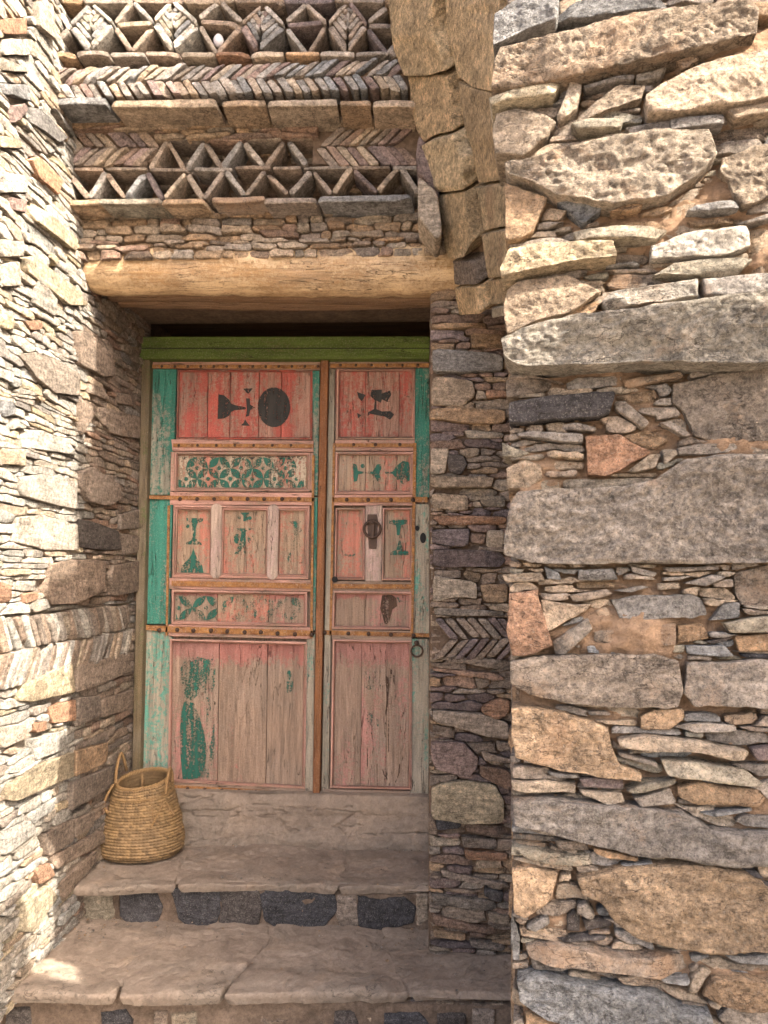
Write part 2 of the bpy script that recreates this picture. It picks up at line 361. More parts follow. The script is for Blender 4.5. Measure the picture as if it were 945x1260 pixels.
def fill(dom, taken, su, sv, g=.005, gap=.0035, seed=1, p=7.0, rows=True, amin=.00025, warp=.012, nang=26, keep=None, fan=None):
    """cells of an uneven stretched cell pattern over what the traced stones leave free"""
    u0, u1, v0, v1 = dom; rs = np.random.default_rng(seed)
    W = int((u1-u0)/g)+1; H = int((v1-v0)/g)+1
    X, Y = np.meshgrid(u0+np.arange(W)*g, v0+np.arange(H)*g)
    free = np.ones((H, W), bool)
    for t in taken:
        P = np.asarray(t); a, b = P.min(0), P.max(0)
        i0, i1 = max(0, int((a[0]-u0)/g)-1), min(W, int((b[0]-u0)/g)+2); j0, j1 = max(0, int((a[1]-v0)/g)-1), min(H, int((b[1]-v0)/g)+2)
        if i0 < i1 and j0 < j1: free[j0:j1, i0:i1] &= ~pin(P, X[j0:j1, i0:i1], Y[j0:j1, i0:i1])
    if keep is not None: free &= keep(X, Y)
    S = []; v = v0
    while v < v1:
        hv = sv*rs.uniform(.55, 1.6); u = u0-su*rs.random()
        while u < u1:
            hu = su*rs.uniform(.45, 1.7); S.append((u+hu/2, v+hv/2+rs.uniform(-.25, .25)*hv, hu, hv, rs.normal(0, .10)*min(1, 3*hv/hu)+.0)); u += hu
        v += hv
    S = np.array(S)
    ii = np.clip(((S[:, 0]-u0)/g).astype(int), 0, W-1); jj = np.clip(((S[:, 1]-v0)/g).astype(int), 0, H-1)
    if not len(S): return []
    S = S[(free[jj, ii]) & (S[:, 0] > u0) & (S[:, 0] < u1) & (S[:, 1] > v0) & (S[:, 1] < v1)]
    # extra seeds where a gap would stay empty
    lab = -np.ones((H, W), int)
    def label(S):
        best = np.full((H, W), 1e9); lab = -np.ones((H, W), int)
        wx = X + warp*2*(fbm(np.column_stack([X.ravel()*9, Y.ravel()*14, np.full(X.size, seed)]), 3).reshape(X.shape))
        wy = Y + warp*1.2*(fbm(np.column_stack([X.ravel()*8, Y.ravel()*16, np.full(X.size, seed+9.)]), 3).reshape(X.shape))
        for k, (a, b, hu, hv, sh) in enumerate(S):
            R = 2.6*max(hu, su); Rv = 3.2*max(hv, sv)
            i0, i1 = max(0, int((a-R-u0)/g)), min(W, int((a+R-u0)/g)+1); j0, j1 = max(0, int((b-Rv-v0)/g)), min(H, int((b+Rv-v0)/g)+1)
            if i0 >= i1 or j0 >= j1: continue
            sl = (slice(j0, j1), slice(i0, i1))
            du = wx[sl]-a; dv = wy[sl]-b
            d = (np.abs(du+dv*sh*3)/hu)**p + (np.abs(dv-du*sh)/hv)**p
            m = d < best[sl]; best[sl] = np.where(m, d, best[sl]); lab[sl] = np.where(m, k, lab[sl])
        lab[~free] = -1; return lab, best
    lab, best = label(S)
    bad = (best > .9) & free; ys, xs = np.nonzero(bad)
    if len(ys):
        ex = []; pick = rs.permutation(len(ys)); 
        for q in pick[:4000]:
            a, b = X[ys[q], xs[q]], Y[ys[q], xs[q]]
            if all(abs(a-e[0]) > su*.35 or abs(b-e[1]) > sv*.6 for e in ex): ex.append((a, b, su*.5, sv*.6, 0))
        if ex: S = np.vstack([S.reshape(-1, 5), ex]); lab, best = label(S)
    out = []
    S = S.reshape(-1, 5)
    ang = np.arange(nang)/nang*2*pi; K = 80
    for k, (a, b, hu, hv, sh) in enumerate(S):
        dx = np.cos(ang)*hu; dy = np.sin(ang)*hv; st = np.linspace(0, 2.2, K)
        xx = a+np.outer(st, dx); yy = b+np.outer(st, dy)
        I = np.clip(((xx-u0)/g+.5).astype(int), 0, W-1); J = np.clip(((yy-v0)/g+.5).astype(int), 0, H-1)
        inn = (lab[J, I] == k) & (xx > u0) & (xx < u1) & (yy > v0) & (yy < v1)
        if not inn[0].all(): continue
        r = np.argmin(inn, 0); r = np.where(inn.all(0), K-1, r)
        L = st[np.maximum(r-1, 0)]
        P = np.stack([a+L*dx, b+L*dy], 1); c = np.array([a, b])
        rr = np.hypot(*(P-c).T); P = c + (P-c)*np.maximum(.25, (rr-gap)/np.maximum(rr, 1e-6))[:, None]
        A = abs(.5*np.sum(P[:, 0]*np.roll(P[:, 1], -1)-np.roll(P[:, 0], -1)*P[:, 1]))
        if A > amin: out.append((P, A))
    return out
def mortar(frame, dom, base, amp, res, depth, mat, parent, seed=0, keep=None, name='mortar', bulge=0.0, col=None):
    u0, u1, v0, v1 = dom; W = max(2, int((u1-u0)/res)+1); H = max(2, int((v1-v0)/res)+1)
    X, Y = np.meshgrid(np.linspace(u0, u1, W), np.linspace(v0, v1, H)); x, y = X.ravel(), Y.ravel()
    h = base + amp*2*fbm(np.column_stack([x*12, y*16, np.full(x.size, seed)]), 4) + amp*1.1*fbm(np.column_stack([x*60, y*70, np.full(x.size, seed+3.)]), 3)
    if bulge: h = h + bulge*np.maximum(0, fbm(np.column_stack([x*5, y*7, np.full(x.size, seed+8.)]), 2)-.05)*6
    E = (X == u0) | (X == u1) | (Y == v0) | (Y == v1); h = np.where(E.ravel(), -depth, h)
    V = frame.pt(x, y, h); i = np.arange(W*H).reshape(H, W)
    F = np.stack([i[:-1, :-1], i[:-1, 1:], i[1:, 1:], i[1:, :-1]], -1).reshape(-1, 4)
    if keep is not None:
        fc = keep(x, y)[F].all(1); F = F[fc]
    return mobj(name, V, F.tolist(), mat, parent, True, col)
def masonry(frame, parent, traced, dom, su, sv, mat, pal, res, seed=1, proud=(.004, .018), depth=.07, rough=.005, rnd=.007, gap=.0035, limit=300,
            dust=.3, keep=None, jit=.004, fillres=None, g=.005, strata=.0, tdepth=None, amin=.00025, warp=.012, big=None, shrink=1.0, skip=None, bias=0.0):
    """traced stones + fill; the largest as parts, the rest joined as small_stones"""
    rs = random.Random(seed); items = []
    taken = []
    for k, t in enumerate(traced):
        poly, key = t[0], t[1]; pr = t[2] if len(t) > 2 else rs.uniform(*proud)+bias
        P = frame.px(poly) if len(t) < 4 else np.asarray(poly, float); taken.append(P)
        items.append((P, key, pr, 1, k))
    fc = fill(dom, taken, su, sv, g=g, gap=gap, seed=seed, keep=keep, amin=amin, warp=warp)
    for P, A in fc: items.append((P, rs.choice(pal), rs.uniform(*proud)-.004, 0, 0))
    ar = [abs(.5*np.sum(P[:, 0]*np.roll(P[:, 1], -1)-np.roll(P[:, 0], -1)*P[:, 1]))*(3 if t_ else 1) for P, k_, p_, t_, n_ in items]
    order = np.argsort(ar)[::-1]; B = Batch()
    for rank, q in enumerate(order):
        P, key, pr, tr, k = items[q]
        if skip is not None and skip(P): continue
        rr = res if tr else (fillres or res*1.5)
        a = ar[q]/(3 if tr else 1)
        sz = sqrt(a)
        V, F = stone(P, pr, (tdepth or depth) if tr else depth, rr, rough*min(1.3, .45+sz*4), min(rnd, sz*.16), seed*1000+int(q), min(jit, sz*.06), fac=(-1 if pr > .07 else 2 if tr else 1), strata=strata, chaikin=0)
        W = frame.pt(V[:, 0], V[:, 1], V[:, 2]); c = colr(key, rs, dust)
        if rank < limit: mobj('stone', W, F, mat, parent, True, c)
        else: B.add(W, F, c)
    B.build('small_stones', mat, parent, kind='stuff')
    return taken
def prism(pf, pb, bev=.0):
    """pf: front ring, pb: back ring (n,3); optional small bevel on the front"""
    pf = np.asarray(pf); pb = np.asarray(pb); n = len(pf)
    c = pf.mean(0); d = pb-pf
    rings = [pb, pf + d*0]
    if bev:
        L = np.linalg.norm(pf-c, axis=1, keepdims=True); dn = d/np.linalg.norm(d, axis=1, keepdims=True)
        # inset each corner along the bisector
        prev = np.roll(pf, 1, 0)-pf; nx = np.roll(pf, -1, 0)-pf
        prev /= np.maximum(np.linalg.norm(prev, axis=1, keepdims=True), 1e-9); nx /= np.maximum(np.linalg.norm(nx, axis=1, keepdims=True), 1e-9)
        ins = (prev+nx); sn = np.linalg.norm(np.cross(prev, nx), axis=1, keepdims=True); ins = ins/np.maximum(sn, .35)*bev
        # convex corners only
        s_ = np.sign(np.sum(ins*(c-pf), axis=1, keepdims=True)); ins = ins*np.where(s_ == 0, 1, s_)
        rings = [pb, pf+dn*bev, pf+ins]
    V = np.concatenate(rings); F = []
    for k in range(len(rings)-1):
        for i in range(n): j = (i+1) % n; F.append([k*n+i, k*n+j, (k+1)*n+j, (k+1)*n+i])
    F.append([(len(rings)-1)*n+i for i in range(n)]); F.append([i for i in range(n)][::-1])
    return V, F
def slab(poly, Y, th, mat, name, parent=None, bev=.0015, col=None, **pr):
    P = np.asarray(poly, float); f = at(P[:, 0], P[:, 1], 1, Y); b = f + np.array([0, th, 0])
    V, F = prism(f, b, bev); return mobj(name, V, F, mat, parent, False, col, **pr)
def box(x0, x1, y0, y1, z0, z1):
    V = [(x0, y0, z0), (x1, y0, z0), (x1, y1, z0), (x0, y1, z0), (x0, y0, z1), (x1, y0, z1), (x1, y1, z1), (x0, y1, z1)]
    return V, [[0, 3, 2, 1], [4, 5, 6, 7], [0, 1, 5, 4], [1, 2, 6, 5], [2, 3, 7, 6], [3, 0, 4, 7]]
def prismz(pts, z0, z1):
    n = len(pts); V = [(x, y, z0) for x, y in pts]+[(x, y, z1) for x, y in pts]
    F = [[i, (i+1) % n, n+(i+1) % n, n+i] for i in range(n)]+[list(range(n))[::-1], list(range(n, 2*n))]
    return V, F
def crop(pts, x0, y0, s): return [(x0+a*s, y0+b*s) for a, b in pts]
# ------------------------------------------------------------------ ground and air
LX = float(at(170, 700, 1, 0)[0])            # the left wall's face
ZU, ZL = .32, .179                           # treads of the two steps
def ground():
    n = 60; e = np.concatenate([-np.geomspace(900, 1.2, 22), np.linspace(-1.1, 1.1, 40), np.geomspace(1.2, 900, 22)])
    X, Y = np.meshgrid(e, e-2.0); x, y = X.ravel(), Y.ravel(); near = np.exp(-((x**2+(y+2)**2)/60))
    z = (.05*fbm(np.column_stack([x*2, y*2, x*0]), 4)-.03)*near - .03
    W = len(e); i = np.arange(W*W).reshape(W, W); F = np.stack([i[:-1, :-1], i[:-1, 1:], i[1:, 1:], i[1:, :-1]], -1).reshape(-1, 4)
    mobj('ground', np.column_stack([x, y, z]), F.tolist(), M_PALE, kind='structure')
ground()
# ------------------------------------------------------------------ left wall
class Bent:
    UB = -.90; A = radians(2)
    def pt(s, u, v, h):
        u = np.asarray(u, float); k = np.clip((s.UB+.015-u)/.03, 0, 1); a = s.A*k
        e = np.minimum(u-s.UB, 0)
        x = LX + e*sin(s.A) + h*np.cos(a); y = np.maximum(u, s.UB) + e*cos(s.A) - h*np.sin(a)
        return np.stack([x, y, v+0*u], -1)
    def px(s, P):
        P = np.asarray(P, float); X = at(P[:, 0], P[:, 1], 0, LX); u, z = X[:, 1].copy(), X[:, 2].copy()
        r = rayv(P[:, 0], P[:, 1]); N = np.array([cos(s.A), -sin(s.A), 0]); O = np.array([LX, s.UB, 0]); t = ((O-CC) @ N)/(r @ N); Q = CC + r*t[:, None]
        m = u < s.UB; u[m] = s.UB + (Q[m, 1]-s.UB)/cos(s.A); z[m] = Q[m, 2]
        return np.stack([u, z], 1)
LW = Bent()
def c6(*p): return [(a/3, 380+b/3) for a, b in p]
def c7(*p): return crop(p, 0, 780, .381)
def c1(*p): return crop(p, 0, 0, .3386)
LT = [
 (c6((80,45),(145,45),(145,75),(105,80)),'O'), (c6((10,30),(50,45),(40,75),(0,70)),'Y'), (c6((60,170),(120,160),(200,190),(280,240),(280,320),(190,310),(120,250)),'G',.022),
 (c6((270,85),(300,80),(400,150),(410,250),(370,250),(285,205)),'m',.03), (c6((310,270),(410,310),(400,340),(320,310)),'m'), (c6((425,310),(490,320),(495,360),(430,350)),'m'),
 (c6((285,330),(350,370),(292,470)),'m'), (c6((360,360),(510,400),(510,480),(400,460),(370,420)),'m'), (c6((60,440),(150,450),(270,510),(270,540),(80,510)),'w'),
 (c6((0,340),(40,345),(50,385),(10,400),(0,400)),'s'), (c6((0,515),(80,520),(85,580),(0,570)),'b'), (c6((285,600),(330,585),(430,650),(430,700),(390,730),(310,710),(285,660)),'m',.035),
 (c6((60,620),(150,610),(275,640),(270,740),(180,720),(70,690)),'w'), (c6((60,770),(150,760),(275,800),(275,890),(150,890),(40,860)),'w'),
 (c6((280,775),(350,790),(430,820),(440,890),(370,890),(285,880)),'d'), (c6((435,760),(510,740),(505,810),(435,815)),'m'), (c6((445,830),(510,840),(500,900),(450,910)),'m'),
 (c6((175,940),(270,925),(370,930),(365,1040),(270,1085),(180,1095),(160,1050),(165,990)),'m',.034), (c6((405,950),(500,930),(510,1040),(410,1060),(395,1000)),'m',.03),
 (c6((0,1010),(30,1020),(30,1080),(0,1090)),'O'), (c6((80,1050),(130,1045),(130,1070),(80,1090)),'O'), (c6((10,1150),(190,1120),(190,1145),(20,1178)),'s'),
 (c6((205,1100),(370,1085),(370,1130),(260,1155),(215,1150)),'m'),
 (c7((245,100),(410,60),(415,120),(300,170),(240,190)),'m'), (c7((60,165),(210,95),(235,100),(235,185),(90,220),(50,215)),'Y',.022), (c7((240,205),(315,200),(320,260),(240,300)),'m'),
 (c7((325,210),(425,180),(430,240),(322,270)),'m'), (c7((145,235),(235,212),(235,280),(160,290)),'O'), (c7((100,290),(140,280),(140,310),(105,320)),'O'),
 (c7((10,490),(100,430),(225,382),(225,460),(50,535),(10,540)),'Y',.026), (c7((230,380),(340,350),(340,410),(300,432),(232,460)),'o',.02), (c7((220,480),(370,420),(375,480),(215,570)),'m',.03),
 (c7((130,650),(200,610),(226,600),(225,670),(145,720)),'m',.02), (c7((230,600),(300,570),(295,620),(235,660)),'m'), (c7((155,720),(330,630),(330,670),(175,760)),'m',.02),
 (c7((105,760),(150,740),(170,780),(120,810)),'O'), (c7((0,640),(90,600),(110,640),(0,720)),'w'), (c7((190,800),(250,745),(300,695),(310,720),(200,860)),'m'),
 (c7((60,880),(150,810),(180,850),(100,960),(60,960)),'Y'), (c7((0,300),(60,290),(90,330),(0,370)),'w'), (c7((100,340),(200,310),(200,370),(110,410)),'w'),
 (c1((0,70),(110,65),(90,125),(0,125)),'O'), (c1((0,140),(110,145),(100,200),(0,200)),'w'), (c1((0,210),(80,245),(100,262),(40,262),(0,250)),'w'), (c1((0,305),(95,310),(100,370),(30,345),(0,345)),'s',.02),
 (c1((30,385),(88,375),(88,400),(60,440),(30,445)),'p'), (c1((100,380),(160,420),(230,500),(200,520),(105,450)),'s',.03), (c1((92,725),(120,735),(270,870),(265,915),(110,800)),'Y',.026),
 (c1((100,582),(130,572),(215,655),(205,710),(130,650)),'O',.02), (c1((78,940),(110,930),(280,1060),(285,1110),(240,1110),(90,990)),'Y',.022), (c1((0,490),(85,520),(60,540),(0,535)),'Y'),
 (c1((0,620),(88,640),(90,700),(0,700)),'w'), (c1((120,5),(175,15),(188,145),(130,100)),'w',.03), (c1((35,715),(85,730),(85,775),(30,760)),'p'), (c1((0,870),(75,880),(75,935),(0,930)),'w'),
 (c1((0,960),(60,950),(65,1040),(0,1040)),'w'), (c1((130,1000),(200,1090),(190,1150),(110,1100)),'w'), (c1((0,1130),(40,1150),(30,1200),(0,1190)),'Y'), (c1((190,390),(225,430),(250,480),(235,470)),'s'),
]
left_wall = thing('stone_wall', 'tall rough stone wall on the left, sunlit, with a herringbone band beside the doorway', 'wall', (LX, -1.0, 0))
# herringbone band in the left wall
def herring(frame, parent, mat, u0, u1, z0, z1, step, th, key, seed, up=1, fill_=.9, pr=(.006, .016), res=.009, lens=.5, lens2=None, rnd=.004):
    """two courses of leaning thin stones; up=1: upper course leans '\\', lower '/' """
    rs = random.Random(seed); zm = (z0+z1)/2
    for row, (a, b, s) in enumerate(((zm+.001, z1, -up), (z0, zm-.001, up))):
        if row and lens2: lens = lens2
        u = u0-abs(b-a)*lens
        while u < u1:
            L = (b-a)*lens*s; d = rs.uniform(-.004, .004); t = th*rs.uniform(.78, 1.1); zz0, zz1 = a+rs.uniform(-.003, .003), b+rs.uniform(-.004, .004)
            uu0, uu1 = (u, u+L) if s > 0 else (u-L, u)
            P = np.array([(uu0+d, zz0), (uu0+t, zz0+rs.uniform(-.002, .006)), (uu1+t+d, zz1), (uu1, zz1-rs.uniform(-.001, .005))])
            if P[:, 0].min() > u0-.004 and P[:, 0].max() < u1+.004:
                V, F = stone(P, rs.uniform(*pr), .07, res, .003, rnd, seed*500+int(u*4000)+row*77, .0016, fac=1, chaikin=1, tilt=.05)
                W = frame.pt(V[:, 0], V[:, 1], V[:, 2]); mobj('stone', W, F, mat, parent, True, colr(rs.choice(key), rs, .15))
            u += step*rs.uniform(.88, 1.12)
hz0, hz1 = LW.px([(130, 813)])[0][1], LW.px([(130, 746)])[0][1]
hu0, hu1 = -1.30, -.045
herring(LW, left_wall, M_ST, hu0, hu1, hz0, hz1, .034, .030, 'mbgwm', 3, up=1, lens=.55)
HB = np.array([(hu0, hz0-.004), (hu1, hz0-.004), (hu1, hz1+.004), (hu0, hz1+.004)])
LTT = [t for t in LT]
def lskip(P):
    c = P.mean(0); return False
ltr = [LW.px(t[0]) for t in LTT]
# keep traced stones out of the herringbone band
LTT = [t for t, P in zip(LTT, ltr) if not (hz0 < P[:, 1].mean() < hz1)]
LT4 = [(t[0], t[1], t[2] if len(t) > 2 else .014, LW.px(t[0])) for t in LTT]
LDOM = (-1.75, .06, ZL-.05, 3.6)
def lmas():
    rs = random.Random(5); tr = [t[3] for t in LT4] + [HB]; items = [(t[3], t[1], .006+t[2]*.4, 1) for t in LT4]
    for P, A in fill(LDOM, tr, .10, .021, g=.0042, gap=.0020, seed=21, p=5, warp=.014): items.append((P, rs.choice('WWwwwgYWbWw' if P[:, 0].mean() < -.5 else 'bmGmgrmbm'), rs.uniform(-.003, .009), 0))  # paler keys along the sunlit stretch: light put into the stone colour
    ar = [abs(.5*np.sum(P[:, 0]*np.roll(P[:, 1], -1)-np.roll(P[:, 0], -1)*P[:, 1]))*(3 if t else 1) for P, k, p, t in items]
    B = Batch()
    for rank, q in enumerate(np.argsort(ar)[::-1]):
        P, key, pr, t = items[q]; sz = sqrt(ar[q]/(3 if t else 1)); near = P[:, 0].mean() < -.2
        V, F = stone(P, pr, .07, .010 if t else .012, .007*min(1.2, .4+sz*4), min(.003, sz*.08), 3000+int(q), min(.003, sz*.05), fac=1 if t else 0, chaikin=0, tilt=.018)
        W = LW.pt(V[:, 0], V[:, 1], V[:, 2]); c = colr(key, rs, .2)
        if rank < 230: mobj('stone', W, F, M_ST, left_wall, True, c)
        else: B.add(W, F, c)
    B.build('small_stones', M_ST, left_wall, kind='stuff')
lmas()
mortar(LW, LDOM, -.014, .008, .010, .05, M_PALE, left_wall, 4)
V, F = prismz([(LX-.055, .45), (LX-.9, .45), (LX-.9-.9*sin(Bent.A), -2.2), (LX-.055-.85*sin(Bent.A), Bent.UB-.85*cos(Bent.A)), (LX-.055, Bent.UB)], -.06, 3.58)
mobj('wall_core', V, F, M_CLAYD, left_wall, False)
